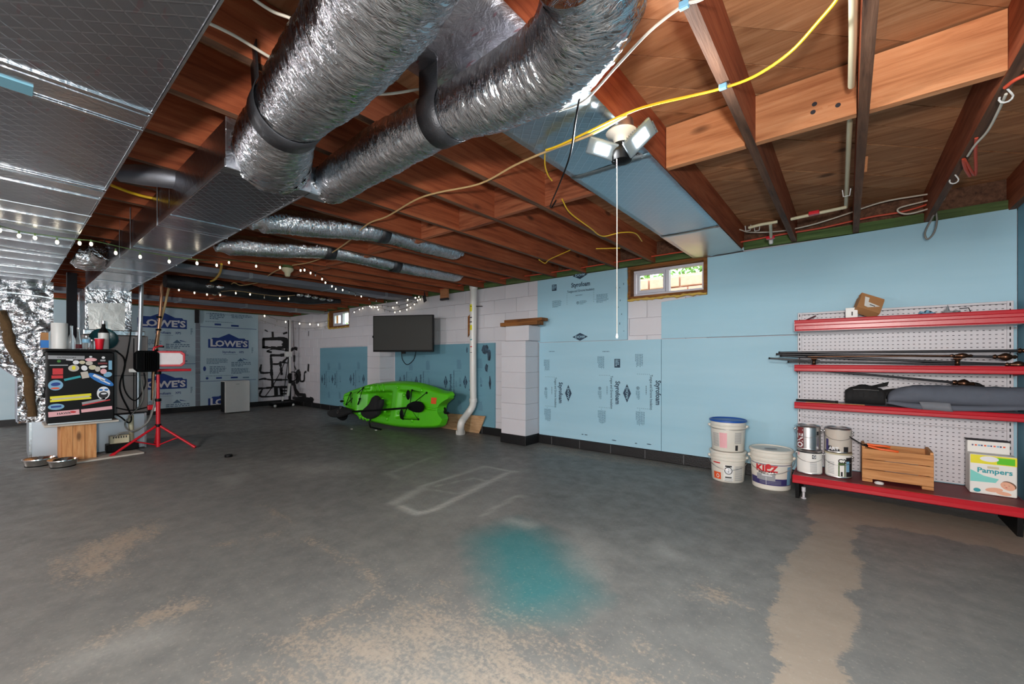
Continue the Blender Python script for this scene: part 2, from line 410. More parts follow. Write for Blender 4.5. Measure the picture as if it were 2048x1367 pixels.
# ---------- floor with its stains (masks hold only paint and bare patches) ----------
XL, XR, YB, YF, ZT, ZS = -10.75, .945, 4.5, -5.2, 2.15, 2.385
def poly_px(pts): return [flr(*p).xy for p in pts]
def inside(p, poly):
    c = False; n = len(poly); j = n-1
    for i in range(n):
        a, b = poly[i], poly[j]
        if (a[1] > p[1]) != (b[1] > p[1]) and p[0] < (b[0]-a[0])*(p[1]-a[1])/(b[1]-a[1])+a[0]: c = not c
        j = i
    return c
def segd(p, a, b):
    ab = b-a; t = max(0, min(1, (p-a).dot(ab)/max(1e-9, ab.dot(ab)))); return (p-(a+ab*t)).length
def pdist(p, poly, closed=True):
    n = len(poly); d = min(segd(p, poly[i], poly[(i+1) % n]) for i in range(n if closed else n-1)); return d
class Mark:
    def __init__(s, ch, px, amp, soft, line=None, wob=0):
        s.ch, s.p, s.amp, s.soft, s.line, s.wob = ch, poly_px(px), amp, soft, line, wob
        q = s.soft+(line or 0)+.15
        s.bb = (min(a.x for a in s.p)-q, max(a.x for a in s.p)+q, min(a.y for a in s.p)-q, max(a.y for a in s.p)+q)
    def val(s, p):
        if not (s.bb[0] < p.x < s.bb[1] and s.bb[2] < p.y < s.bb[3]): return 0
        if s.line: d = s.line-pdist(p, s.p, False)
        else: d = pdist(p, s.p)*(1 if inside(p, s.p) else -1)
        if s.wob: d += s.wob*noise.noise(Vector((p.x*7, p.y*7, 3)))+s.wob*.6*noise.noise(Vector((p.x*19, p.y*19, 5)))
        return s.amp*max(0, min(1, .5+d/s.soft))
marks = [
 # bare tan band on the right, tan frame along the shelves
 Mark(0, [(1560, 1367), (1545, 1300), (1540, 1240), (1562, 1180), (1556, 1130), (1610, 1085), (1625, 1040), (1612, 985), (1660, 985), (1800, 1010), (2048, 1060), (2200, 1110), (2200, 1160), (2048, 1110), (1860, 1068), (1730, 1047), (1708, 1068), (1720, 1120), (1722, 1165), (1690, 1185), (1712, 1215), (1722, 1262), (1690, 1300), (1700, 1367), (1720, 1500), (1560, 1500)], .8, .05, wob=.05),
 Mark(0, [(430, 1367), (480, 1290), (560, 1250), (760, 1185), (900, 1160), (1100, 1230), (1330, 1290), (1430, 1367), (1500, 1600), (430, 1600)], .46, .6),
 Mark(0, [(80, 1150), (150, 1090), (300, 1040), (330, 1060), (260, 1110), (240, 1160), (160, 1170)], .6, .3),
 Mark(0, [(240, 1250), (330, 1200), (420, 1190), (400, 1225), (250, 1270), (120, 1330), (60, 1340)], .62, .25),
 Mark(0, [(610, 1075), (680, 1110), (740, 1145), (762, 1175), (700, 1215), (600, 1260), (540, 1310)], .62, .12, line=.03),
 Mark(0, [(1400, 1150), (1480, 1180), (1500, 1215), (1420, 1230), (1370, 1190)], .45, .25),
 Mark(0, [(520, 1010), (560, 1030), (580, 1050)], .5, .12, line=.04),
 Mark(0, [(430, 1090), (500, 1080), (560, 1065)], .5, .15, line=.05),
 Mark(0, [(1050, 885), (1090, 886), (1422, 938), (1440, 950), (1060, 905)], .4, .15),
 # rust tinge, right patch
 Mark(0, [(1760, 1120), (1850, 1110), (1880, 1140), (1800, 1150)], .25, .2),
 # teal spray
 Mark(1, [(955, 1075), (1030, 1045), (1075, 1062), (1110, 1090), (1160, 1160), (1172, 1190), (1110, 1222), (1020, 1222), (985, 1160)], 1.0, .42),
 Mark(1, [(1000, 1110), (1060, 1085), (1120, 1130), (1150, 1180), (1080, 1210), (1020, 1180)], .35, .2),
 # pale overspray around things once lying here
 Mark(2, [(802, 1012), (835, 1027), (870, 1018), (1015, 945)], 1.0, .05, line=.03),
 Mark(2, [(842, 973), (970, 932), (1010, 940), (1030, 943)], .9, .05, line=.025),
 Mark(2, [(845, 976), (912, 986), (975, 962), (950, 955), (870, 972)], .75, .04, line=.015),
 Mark(2, [(790, 1005), (845, 975)], .7, .08, line=.05),
 Mark(2, [(780, 945), (862, 914)], .6, .05, line=.02),
 Mark(2, [(775, 945), (800, 957)], .45, .08, line=.03),
 Mark(2, [(965, 1030), (1035, 990), (1048, 993)], .7, .05, line=.02),
 Mark(2, [(1020, 1040), (1060, 1050)], .5, .1, line=.05),
 Mark(2, [(780, 1030), (800, 935), (950, 915), (1060, 940), (1040, 1040), (900, 1050)], .22, .4),
 Mark(2, [(1150, 1060), (1200, 1090), (1190, 1140), (1160, 1130)], .35, .25),
 Mark(2, [(1320, 1090), (1345, 1110)], .4, .12, line=.03),
 Mark(2, [(560, 930), (700, 925), (720, 940), (600, 950)], .3, .3),
 Mark(2, [(440, 955), (480, 950), (470, 965)], .4, .2),
 Mark(2, [(150, 1320), (300, 1275)], .35, .2, line=.05),
 Mark(2, [(700, 1300), (900, 1280), (1060, 1367), (1000, 1500), (600, 1500)], .25, .5),
]
mb = MB(); xs = []; x = XL-.05
while x < XR+.1: xs.append(x); x += .035 if x > -4.6 else .09
ys = []; y = YF
while y < YB+.06: ys.append(y); y += .035 if y > .2 else .2
mb.v = [(x, y, 0) for y in ys for x in xs]; nx = len(xs)
mb.f = [(j*nx+i, j*nx+i+1, (j+1)*nx+i+1, (j+1)*nx+i) for j in range(len(ys)-1) for i in range(nx-1)]; mb.m = [0]*len(mb.f)
floor = mb.obj('floor', M['floor'], kind='structure')
ca = floor.data.color_attributes.new('marks', 'FLOAT_COLOR', 'POINT')
buf = []
for x, y, z in mb.v:
    p = Vector((x, y)); c = [0, 0, 0]
    for k in marks:
        w = k.val(p)
        if w > c[k.ch]: c[k.ch] = w
    buf += [c[0], c[1], c[2], 1]
ca.data.foreach_set('color', buf)

# ---------- ceiling: subfloor boards, joists, blocking ----------
ceiling = MB().box(XL-.2, XR+.2, YF, YB+.25, ZS+.021, ZS+.06).obj('ceiling', M['plank'], kind='structure')
def clip(poly, x0, x1, y0, y1):
    for ax, lim, sg in ((0, x0, 1), (0, x1, -1), (1, y0, 1), (1, y1, -1)):
        out = []
        for i in range(len(poly)):
            a, b = poly[i-1], poly[i]; ia = (a[ax]-lim)*sg >= 0; ib = (b[ax]-lim)*sg >= 0
            if ia != ib:
                t = (lim-a[ax])/(b[ax]-a[ax]); out.append((a[0]+(b[0]-a[0])*t, a[1]+(b[1]-a[1])*t))
            if ib: out.append(b)
        poly = out
        if not poly: break
    return poly
q = math.sqrt(.5); wdt = .185
for i in range(-20, 62):
    a = i*wdt+.03; b = a+wdt-.005
    P = [(-q*a-20*q, q*a-20*q), (-q*a+20*q, q*a+20*q), (-q*b+20*q, q*b+20*q), (-q*b-20*q, q*b-20*q)]
    P = clip(P, XL-.1, XR+.1, -1.2, YB+.1)
    if len(P) >= 3:
        z = ZS+R()*.004
        MB().prism(P, z, z+.02).obj('subfloor_board', M['plank'], ceiling)
jx = [.047-.424*k for k in range(-2, 26)]
jm = MB().box(-.019, .019, YF, YB+.02, ZT, ZS).mesh('joist', M['joist'])
def joist_mesh(bow):
    m_ = MB(); n = 10; ys_ = [YF+(YB+.02-YF)*i/n for i in range(n+1)]
    vs = []
    for i, y in enumerate(ys_):
        o = bow*math.sin(math.pi*i/n)
        for x, z in ((-.019, ZT), (.019, ZT), (.019, ZS), (-.019, ZS)): vs.append((x+o+.001*R(), y, z+(.002*R() if z == ZT else 0)))
    fs = [(i*4+k, i*4+(k+1) % 4, i*4+4+(k+1) % 4, i*4+4+k) for i in range(n) for k in range(4)]
    fm = m_.add(vs, fs); fm.m = [1 if (q_ % 4) == 0 else 0 for q_ in range(len(fs))]
    return m_.mesh('joist', [M['joist'], M['joist_edge']])
jms = [joist_mesh(b) for b in (-.006, 0, .005, .01)]
for i, x in enumerate(jx):
    o = bpy.data.objects.new('joist', jms[i % 4]); COL.objects.link(o); attach(o, ceiling); o.location.x = x
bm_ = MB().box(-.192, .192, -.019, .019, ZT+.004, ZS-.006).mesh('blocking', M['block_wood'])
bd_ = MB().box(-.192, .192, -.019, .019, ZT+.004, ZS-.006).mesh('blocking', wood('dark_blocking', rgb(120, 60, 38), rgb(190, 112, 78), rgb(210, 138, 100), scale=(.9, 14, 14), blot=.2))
for k in range(-2, 22):
    xc = .047-.424*k-.212
    if k == 2: continue
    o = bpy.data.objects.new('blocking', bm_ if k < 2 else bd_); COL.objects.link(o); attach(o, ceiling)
    if k == 0: BLK = o
    o.location = (xc, 2.33+(.0 if k < 2 else (.05 if k % 2 else 0)), 0)
for px, py in ((1629, 208), (1650, 213), (1676, 210), (1626, 224)):
    c = onY(px, py, 2.3105); Mh = lookM((c.x, 2.3108, c.z), (1, 0, 0), (0, 0, 1))
    h_ = MB().ellipse((0, 0), .010, .010, 0, Mh, 14); h_.obj('drilled_hole', M['dark' if px != 1650 else 'block_wood'], ceiling)
rim = MB().box(XL, XR, YB+.02, YB+.06, ZT, ZS).obj('rim_joist', M['joist_edge'], ceiling)
MB().box(XL, XR, YB-.02, YB+.019, ZT+.001, ZT+.075).obj('sill_plate', M['greensill'], ceiling)
MB().prism([(-.012, 0), (.012, 0), (.018, .09), (-.014, .09)], -.01, .01, 0, lookM(tuple(onZ(1727, 345, 2.2)), (.9, .43, 0), (0, 0, 1))).obj('wood_shim', M['block_wood'], ceiling)

# ---------- back wall: blocks, foam boards, windows ----------
W1 = (-1.96, -1.11, 1.775, 2.148); W2 = (-8.81, -7.97, 1.775, 2.148)
core = MB()
for x0, x1, z0, z1 in ((XL-.2, W2[0], 0, ZT), (W2[0], W2[1], 0, W2[2]), (W2[1], W1[0], 0, ZT), (W1[0], W1[1], 0, W1[2]), (W1[1], XR+.2, 0, ZT)):
    core.box(x0, x1, YB+.008, YB+.2, z0, z1-.001)
wall = core.obj('wall_back', M['mortar'], kind='structure')
CH, BL = .1955, .41
def block_mesh(w, h, dpt=.012, nm='concrete_block'):
    a = .003; w2, h2 = w/2-.0018, h/2-.0018
    m_ = MB(); vs = [(-w2, .0, -h2), (w2, .0, -h2), (w2, .0, h2), (-w2, .0, h2), (-w2+a, -a, -h2+a), (w2-a, -a, -h2+a), (w2-a, -a, h2-a), (-w2+a, -a, h2-a), (-w2, dpt, -h2), (w2, dpt, -h2), (w2, dpt, h2), (-w2, dpt, h2)]
    m_.add(vs, [(4, 5, 6, 7), (0, 1, 5, 4), (1, 2, 6, 5), (2, 3, 7, 6), (3, 0, 4, 7), (8, 9, 1, 0), (9, 10, 2, 1), (10, 11, 3, 2), (11, 8, 0, 3)]); return m_.mesh(nm, M['block'])
bcache = {}
def place_block(parent, x0, x1, z0, z1, far=False):
    if x1-x0 < .03 or z1-z0 < .03: return
    k = (round(x1-x0, 2), round(z1-z0, 2))
    if k not in bcache: bcache[k] = block_mesh(x1-x0, z1-z0)
    o = bpy.data.objects.new('concrete_block', bcache[k]); COL.objects.link(o); attach(o, parent)
    if far: o.location = (XL+.008-.004, (x0+x1)/2, (z0+z1)/2); o.rotation_euler = (0, 0, math.pi/2)
    else: o.location = ((x0+x1)/2, YB+(R()-.5)*.003, (z0+z1)/2)
FOAM = []   # x0,x1,z0,z1 of foam boards: blocks wholly behind them are skipped
lo0 = onY(640, 760).x; lo1 = onY(735, 760).x
mid0 = onY(790, 760).x; mid1 = onY(989, 760).x
ux0 = onY(1075, 620).x; ux1 = onY(1254, 620).x; lx1 = onY(1322.5, 760).x
FOAM = [(lo0, lo1, .11, onY(690, 694).z), (mid0, mid1, .11, onY(900, 688).z), (ux0, ux1, 1.322, ZT-.015), (-3.17, lx1, .11, 1.316), (lx1, XR, .11, 1.316), (lx1+.0, XR, 1.322, ZT-.0)]
for r in range(11):
    z1 = ZT-.002-r*CH; z0 = max(z1-CH, 0); off = (-3.37 if r % 2 == 0 else -3.6+.025)
    x = off-BL*19
    while x < -1.0:
        a, b = max(x, XL+.01), min(x+BL, -1.11)
        hid = any(a > f[0]+.01 and b < f[1]-.01 and z0 > f[2]-.12 and z1 < f[3]+.02 for f in FOAM)
        spans = [(a, b, z0, z1)]
        for w in (W1, W2):
            ns = []
            for (p, q_, u, v_) in spans:
                if q_ > w[0] and p < w[1] and v_ > w[2]:
                    if p < w[0]-.03: ns.append((p, w[0], u, v_))
                    if q_ > w[1]+.03: ns.append((w[1], q_, u, v_))
                    if u < w[2]-.03: ns.append((max(p, w[0]), min(q_, w[1]), u, w[2]))
                else: ns.append((p, q_, u, v_))
            spans = ns
        if not hid and b > a:
            for sp in spans: place_block(wall, *sp)
        x += BL
# printed matter on the foam boards
def dow(mb, Mx, s=1.0, m=0, mw=1, word=True):
    mb.add([(-.105*s, 0, 0), (0, -.048*s, 0), (.105*s, 0, 0), (0, .048*s, 0)], [(0, 1, 2, 3)], m, Mx)
    if word: mb.text('DOW', .042*s, Mx @ TR(0, -.002, .0008), mw, .02, 1.25)
def module(mb, Mx, s=1.0, side=1, m=0, diamond=True, small=True, seedv=1):
    mb.text('Styrofoam', .078*s, Mx @ TR(0, 0, 0), m, .028, .82)
    mb.text('Tongue and Groove Insulation', .042*s, Mx @ TR(0, -.075*s, 0), m, .014, .74)
    if diamond: dow(mb, Mx @ TR(0, .115*s, 0), s, m, 1)
    if small:
        mb.para(-.07*s, -.128*s, .18*s, 1, .012*s, m, Mx, 3)
        mb.ellipse((-.04*s, -.225*s), .019*s, .019*s, m, Mx, 14); mb.ellipse((-.04*s, -.225*s, .0006), .014*s, .014*s, 1, Mx, 12); mb.rect(-.048*s, -.032*s, -.23*s, -.22*s, m, Mx, .001); mb.para(-.012*s, -.205*s, .1*s, 4, .012*s, 2, Mx, 5)
        mb.para(-.42*s, -.17*s, .15*s, 7, .013*s, 2, Mx, seedv); mb.para(.22*s, -.15*s, .16*s, 8, .013*s, 2, Mx, seedv+4)
        mb.para(.2*s, -.20*s, .012*s, 1, .012*s, m, Mx, seedv)
        for i in range(7):
            for sx in (-.2, .18): mb.rect(sx*s, (sx+.006)*s, (-.1-.022*i)*s, (-.094-.022*i)*s, m, Mx)
RCW = Matrix.Rotation(-math.pi/2, 4, 'Z'); RCCW = Matrix.Rotation(math.pi/2, 4, 'Z')
YP = 4.4682
def board(x0, x1, z0, z1, mat, label=None, y=4.47):
    return MB().box(x0, x1, y, YB-.002, z0, z1, 0).obj('foam_board', [mat], wall, bev=.002, label=label)
# upper board beside the window
fb = board(ux0, ux1, 1.322, ZT-.012, M['foam'], 'blue foam board with upright print left of the window')
pm = MB(); c = onY(1161, 567, YP); module(pm, wallM(c.x, c.z-.01, YP), .98, 1, 0, False)
dow(pm, wallM(onY(1160, 674, YP).x, 1.375, YP), 1.02); 
c2 = onY(1160, 550, YP); pm.add([(-.105, 0, 0), (0, -.048, 0), (.105, 0, 0), (.06, .02, 0), (-.06, .02, 0)], [(0, 1, 2, 3, 4)], 0, wallM(c2.x, c2.z, YP)); pm.text('DOW', .042, wallM(c2.x, c2.z, YP-.0008), 1, .02, 1.25)
c3 = onY(1108.5, 575, YP); pm.rect(-.035, .035, -.04, .04, 0, wallM(c3.x, c3.z, YP)); pm.para(-.028, .03, .056, 4, .015, 1, wallM(c3.x, c3.z, YP-.0006), 2)
for i in range(9):
    c4 = onY(1232+R()*16, 540+R()*130, YP); pm.ellipse((0, 0), .004, .006+R()*.012, 0, wallM(c4.x, c4.z, YP), 8)
pm.obj('printing', [M['printdark'], M['foam'], M['printmid']], fb)
# lower printed board
fb = board(-3.17, lx1-.002, .112, 1.316, M['foam'], 'blue foam board with sideways print right of the pilaster')
pm = MB()
for px, dm in ((1121, 1), (1235, 1), (1316, 0)):
    c = onY(px, 785, YP); module(pm, wallM(c.x, c.z, YP) @ RCW, 1.0, 1, 0, bool(dm), True, px)
c3 = onY(1234.5, 726, YP); pm.rect(-.035, .035, -.05, .05, 0, wallM(c3.x, c3.z, YP)); pm.para(-.024, .04, .048, 5, .016, 1, wallM(c3.x, c3.z, YP-.0006), 2)
for a, b, w in ((1098, 702, 30), (1205, 702, 32)):
    c = onY(a, b, YP); pm.para(0, 0, .16, 1, .012, 0, wallM(c.x, c.z, YP), 7)
for px, py in ((1165, 868), (1172, 869), (1228, 880), (1272, 886), (1298, 888)):
    c = onY(px, py, YP); pm.ellipse((0, 0), .012+.02*R(), .005, 0, wallM(c.x, c.z, YP), 8)
pm.obj('printing', [M['printdark'], M['foam'], M['printmid']], fb)
board(lx1+.002, XR-.03, .112, 1.314, M['foam'], 'plain blue foam board behind the buckets')
# plain upper boards: around window
MB().prism([(lx1, -1.322), (XR-.03, -1.322), (XR-.03, -(ZT+.01)), (W1[1]+.01, -(ZT-.03)), (W1[1]+.01, -1.75), (lx1, -1.715)], 4.47, YB-.002, 0, Matrix(((1, 0, 0, 0), (0, 0, 1, 0), (0, -1, 0, 0), (0, 0, 0, 1)))).obj('foam_board', [M['foam']], wall, label='large plain blue foam board under and right of the window', bev=.002)
# boards left and right of the second pilaster
fb = board(lo0, lo1, .11, onY(690, 694).z, M['foamdk'], 'deep blue foam board left of the second pilaster')
pm = MB()
for px in (644, 665, 702, 727):
    c = onY(px+5, 758, YP); module(pm, wallM(c.x, c.z, YP) @ RCCW, .95, 1, 0, True, True, px) if px < 727 else dow(pm, wallM(onY(px, 758, YP).x, c.z, YP) @ RCCW, .95)
pm.obj('printing', [M['printdark'], M['foamdk'], M['printmid']], fb)
fb = board(mid0, mid1, .11, onY(900, 688).z, M['foamdk'], 'deep blue foam board behind the kayak and the drain pipe')
pm = MB()
for px in (808, 841, 901, 941):
    c = onY(px, 764, YP); module(pm, wallM(c.x, c.z, YP) @ RCCW, .98, 1, 0, True, True, px)
pm.obj('printing', [M['printdark'], M['foamdk'], M['printmid']], fb)
st = MB()
for px, py, a, b in ((970, 697, .09, .07), (978, 708, .05, .09), (934, 700, .02, .05), (973, 735, .04, .07), (980, 765, .03, .09)):
    c = onY(px, py, YP-.0006)
    pts = [(a*(.7+.5*R())*math.cos(k*.5236)*.8, b*(.7+.5*R())*math.sin(k*.5236), 0) for k in range(12)]
    st.add(pts, [tuple(range(12))], 0, wallM(c.x, c.z, YP-.001))
t = NT('soot_stain'); v = t.coord(); t.base(t.mix(t.ramp(t.noise(v, 9, 5), [(.4, 0.0), (.6, 1.0)]), rgb(66, 92, 112), rgb(30, 36, 46))); t.set(.8)
st.obj('soot_stain', t.mat, fb)
# black base band
bb = MB()
for x0, x1 in ((XL, -6.82), (-6.4, -3.6), (-3.18, XR-.03)): bb.box(x0, x1, YB-.034, YB-.002, 0, .108)
base = bb.obj('baseboard_back', M['tar'], kind='structure', bev=.006)
x = XL+.4
gj = simple('grey_joint', rgb(84, 84, 86), .8)
while x < XR-.1:
    if not (-6.86 < x < -6.36 or -3.64 < x < -3.14): MB().box(x-.005, x+.005, YB-.0355, YB-.03, .004, .104).obj('base_joint', gj, base)
    x += .41
# pilasters of stacked blocks
def pilaster(x0, x1, ztop, n):
    p = MB().box(x0+.01, x1-.01, 4.2, YB+.0, .12, ztop-.01).obj('pilaster', M['mortar'], wall)
    hh = (ztop-.12)/n
    for i in range(n):
        o = MB().box(x0, x1, 4.19, YB-.003, .12+i*hh+.0008, .12+(i+1)*hh-.0008).obj('concrete_block', M['block'], p, bev=.004)
    MB().box(x0-.008, x1+.008, 4.18, YB-.003, 0, .12).obj('tarred_base', M['tar'], p, bev=.006)
    return p
p1 = pilaster(-3.59, -3.185, 1.337, 6)
ca_ = onY(1011, 665, 4.22); cb_ = onY(1057.5, 665, 4.22)
MB().box(ca_.x, cb_.x, 4.22, YB-.003, 1.34, 1.535).obj('concrete_block', M['block'], p1, bev=.006)
p2 = pilaster(-6.8, -6.41, 1.355, 6)
# far wall: pale printed boards, taped joints, block strip with tar scrawls
wl = MB().box(XL-.2, XL, YF, YB+.2, 0, ZT-.001).obj('wall_left', M['mortar'], kind='structure')
yb0 = onX(516, 700, -10.72).y; yb1 = onX(395, 700, -10.72).y
for r in range(11):
    z1 = ZT-.002-r*CH; z0 = max(z1-CH, 0); y = YB-BL*(1 if r % 2 else .5)
    y1 = YB
    while y1 > yb0-.05:
        place_block(wl, max(y, yb0-.1), y1, z0, z1, True); y1 = y; y -= BL
def lowes(mb, Mx, s=1.0, m=0, mw=1):
    w, h = .43*s, .12*s
    poly = [(-w, -h), (w, -h), (w, h*.75), (w*.85, h*.75), (w*.8, h*1.05), (w*.5, h*1.05), (0, h*1.95), (-w*.5, h*1.05), (-w*.8, h*1.05), (-w*.85, h*.75), (-w, h*.75)]
    mb.add([(a, b, 0) for a, b in poly], [tuple(range(11))], m, Mx)
    mb.text("L", .24*s, Mx @ TR(-.33*s, -.01*s, .0015), mw, .035, 1.1)
    mb.text("OWE'S", .2*s, Mx @ TR(.06*s, -.02*s, .0015), mw, .035, 1.15)
def lowes_module(mb, yc, zc, s=1.0, xp=-10.6985):
    Mx = farM(yc, zc, xp); lowes(mb, Mx, s)
    mb.text('Styrofoam', .075*s, Mx @ TR(.0, -.22*s, 0), 0, .02, .9); mb.text('XPS', .07*s, Mx @ TR(.27*s, -.22*s, 0), 0, .02, .9)
    mb.para(-.12*s, -.275*s, .5*s, 1, .012*s, 2, Mx, 2)
    mb.add([(.3*s, -.4*s, 0), (.42*s, -.42*s, 0), (.42*s, -.415*s, 0), (.3*s, -.375*s, 0)], [(0, 1, 2, 3)], 0, Mx)
    mb.add([(.17*s, -.45*s, 0), (.33*s, -.45*s, 0), (.25*s, -.37*s, 0)], [(0, 1, 2)], 2, Mx)
    mb.para(-.46*s, -.38*s, .45*s, 5, .028*s, 2, Mx, 11); mb.para(.05*s, -.47*s, .44*s, 3, .04*s, 2, Mx, 12, .95); mb.para(.05*s, -.62*s, .42*s, 5, .03*s, 2, Mx, 13)
    mb.para(-.40*s, -.57*s, .36*s, 5, .036*s, 2, Mx, 14); mb.ellipse((-.5*s, -.62*s), .03*s, .06*s, 0, Mx, 8)
    mb.para(-.48*s, -.79*s, .95*s, 1, .02*s, 2, Mx, 15); mb.rect(-.27*s, -.15*s, -.87*s, -.83*s, 0, Mx); mb.rect(.04*s, .19*s, -.87*s, -.83*s, 0, Mx); mb.rect(.3*s, .44*s, -.87*s, -.845*s, 2, Mx)
    mb.ellipse((-.45*s, -.85*s), .03*s, .03*s, 0, Mx, 8); mb.rect(-.6*s, .6*s, -.925*s, -.915*s, 0, Mx)
    mb.para(-.62*s, -.1*s, .04*s, 5, .03*s, 2, Mx, 16); mb.para(.5*s, -.1*s, .04*s, 5, .03*s, 2, Mx, 17)
edges = [yb0, yb1, yb1-1.2, yb1-2.4, yb1-3.6, YF]
names = ['pale foam board with blue house logos beside the block strip', 'pale foam board with blue house logos behind the red work light', 'pale foam board behind the furnace', 'pale foam board left of the foil plenum', 'pale foam board at the far left']
LG = [[(458, 686), (458, 801)], [(326, 645), (326, 767)], [], [], []]
for i in range(5):
    b = MB().box(XL+.004, -10.70, edges[i+1]+.004, edges[i]-.004, .1, ZT-.01).obj('foam_board', M['foampale'], wl, label=names[i], bev=.002)
    if i < 4:
        pm = MB(); 
        for px, py in LG[i]:
            c = onX(px, py, -10.698); lowes_module(pm, c.y, c.z, .9)
        if i == 0: pm.para(onX(412, 600).y, 2.09, .9, 1, .02, 2, farM(0, 0, -10.6985), 4)
        if i == 0:
            Mx = farM(onX(458, 684, -10.698).y, 0, -10.6985)
            pm.para(-.36, 2.1, .3, 4, .036, 2, Mx, 4); pm.para(.05, 2.1, .42, 3, .03, 2, Mx, 5); pm.para(-.44, 1.92, .9, 1, .02, 2, Mx, 6); pm.rect(-.27, -.15, 1.84, 1.88, 0, Mx); pm.rect(.04, .19, 1.83, 1.87, 0, Mx); pm.rect(-.55, .55, 1.79, 1.80, 0, Mx)
        if pm.v: pm.obj('printing', [M['printblue'], M['inkwhite'], M['printpale']], b)
for i in (1, 2, 3, 4):
    tp = MB(); y = edges[i]; n = 30
    for k in range(n):
        z0 = .1+k*(2.04/n); tp.box(-10.70, -10.696-.002*(k % 2), y-.04, y+.04, z0, z0+2.04/n-.004*(k % 2))
    tp.obj('joint_tape', M['galvdark'], wl)
MB().box(XL, XL+.06, YF, YB-.03, 0, .11).obj('baseboard_left', M['tar'], kind='structure')
# tar scrawls
def strokes(lst, f, w0, sc):
    m_ = MB()
    for pts, w in lst:
        P = [f(480+a*.1463, 620+b*.1463) for a, b in pts]; P = smooth_path(P, 3)
        nrm = f(500, 700)-f(501, 700); nrm = Vector((1, 0, 0)) if sc == 'x' else Vector((0, -1, 0))
        for i in range(len(P)-1):
            d = (P[i+1]-P[i]); 
            if d.length < 1e-5: continue
            s_ = d.normalized().cross(nrm)*w*(.7+.6*R()); e = d.normalized()*w*.4
            m_.add([P[i]-s_-e+nrm*.001*i*.2, P[i+1]-s_+e+nrm*.001*i*.2, P[i+1]+s_+e+nrm*.001*i*.2, P[i]+s_-e+nrm*.001*i*.2], [(0, 1, 2, 3)])
    return m_
fx = lambda a, b: onX(a, b, -10.735)
S1 = [([(445, 300), (450, 390)], .03), ([(320, 395), (600, 390), (650, 430)], .035), ([(320, 395), (320, 515)], .03), ([(320, 505), (480, 515), (590, 510)], .03), ([(340, 270), (375, 290)], .015), ([(595, 320), (640, 305)], .03), ([(590, 400), (650, 440), (600, 480), (650, 500)], .06), ([(370, 560), (450, 530), (600, 545)], .014), ([(370, 560), (430, 575)], .02), ([(420, 615), (560, 615), (650, 600)], .03), ([(420, 620), (430, 740), (430, 850), (440, 950), (445, 1050)], .028), ([(430, 735), (520, 735), (560, 710), (640, 720)], .02), ([(290, 745), (285, 850), (430, 850)], .022), ([(260, 950), (330, 935), (420, 950), (650, 950)], .02), ([(440, 1045), (560, 1050), (640, 1050)], .026), ([(250, 1070), (330, 1065), (440, 1055)], .02), ([(310, 1070), (270, 1170), (400, 1180), (560, 1165)], .022), ([(550, 720), (565, 830), (570, 880)], .025), ([(560, 1060), (570, 1170)], .03), ([(490, 1060), (495, 1170)], .045), ([(590, 700), (650, 650)], .03), ([(560, 1100), (640, 1100)], .02), ([(560, 1140), (640, 1140)], .02), ([(620, 540), (660, 560)], .03)]
strokes(S1, fx, 0, 'x').obj('tar_scrawl', M['tar'], wl)
fy = lambda a, b: onY(a, b, 4.49)
S2 = [([(935, 290), (935, 350)], .015), ([(690, 550), (740, 520), (780, 530)], .035), ([(740, 630), (740, 690)], .07), ([(740, 760), (765, 810)], .03), ([(700, 870), (690, 980), (750, 1000)], .05), ([(760, 900), (810, 850), (800, 950), (770, 960)], .07), ([(820, 930), (830, 970), (875, 960), (880, 860), (905, 840)], .025), ([(935, 740), (930, 830)], .03), ([(740, 1000), (760, 1100), (800, 1150)], .06), ([(790, 1150), (880, 1160), (890, 1190), (800, 1200)], .04), ([(720, 1200), (960, 1220), (970, 1240), (760, 1210)], .05)]
strokes(S2, fy, 0, 'y').obj('tar_scrawl', M['tar'], wall)
# right end wall and the wall behind the camera
wr = MB().box(XR, XR+.2, YF, YB+.2, 0, ZT).obj('wall_right', M['mortar'], kind='structure')
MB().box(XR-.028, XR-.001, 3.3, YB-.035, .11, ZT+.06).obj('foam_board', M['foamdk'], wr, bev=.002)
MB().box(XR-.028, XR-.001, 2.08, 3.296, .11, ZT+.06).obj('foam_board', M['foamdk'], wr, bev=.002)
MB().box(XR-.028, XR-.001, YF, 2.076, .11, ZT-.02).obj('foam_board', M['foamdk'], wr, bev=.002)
MB().box(XR-.034, XR-.001, YF, YB-.035, 0, .108).obj('baseboard_right', M['tar'], kind='structure')
MB().box(XL, XR, YF-.2, YF, 0, ZS).obj('wall_front', M['block'], kind='structure')

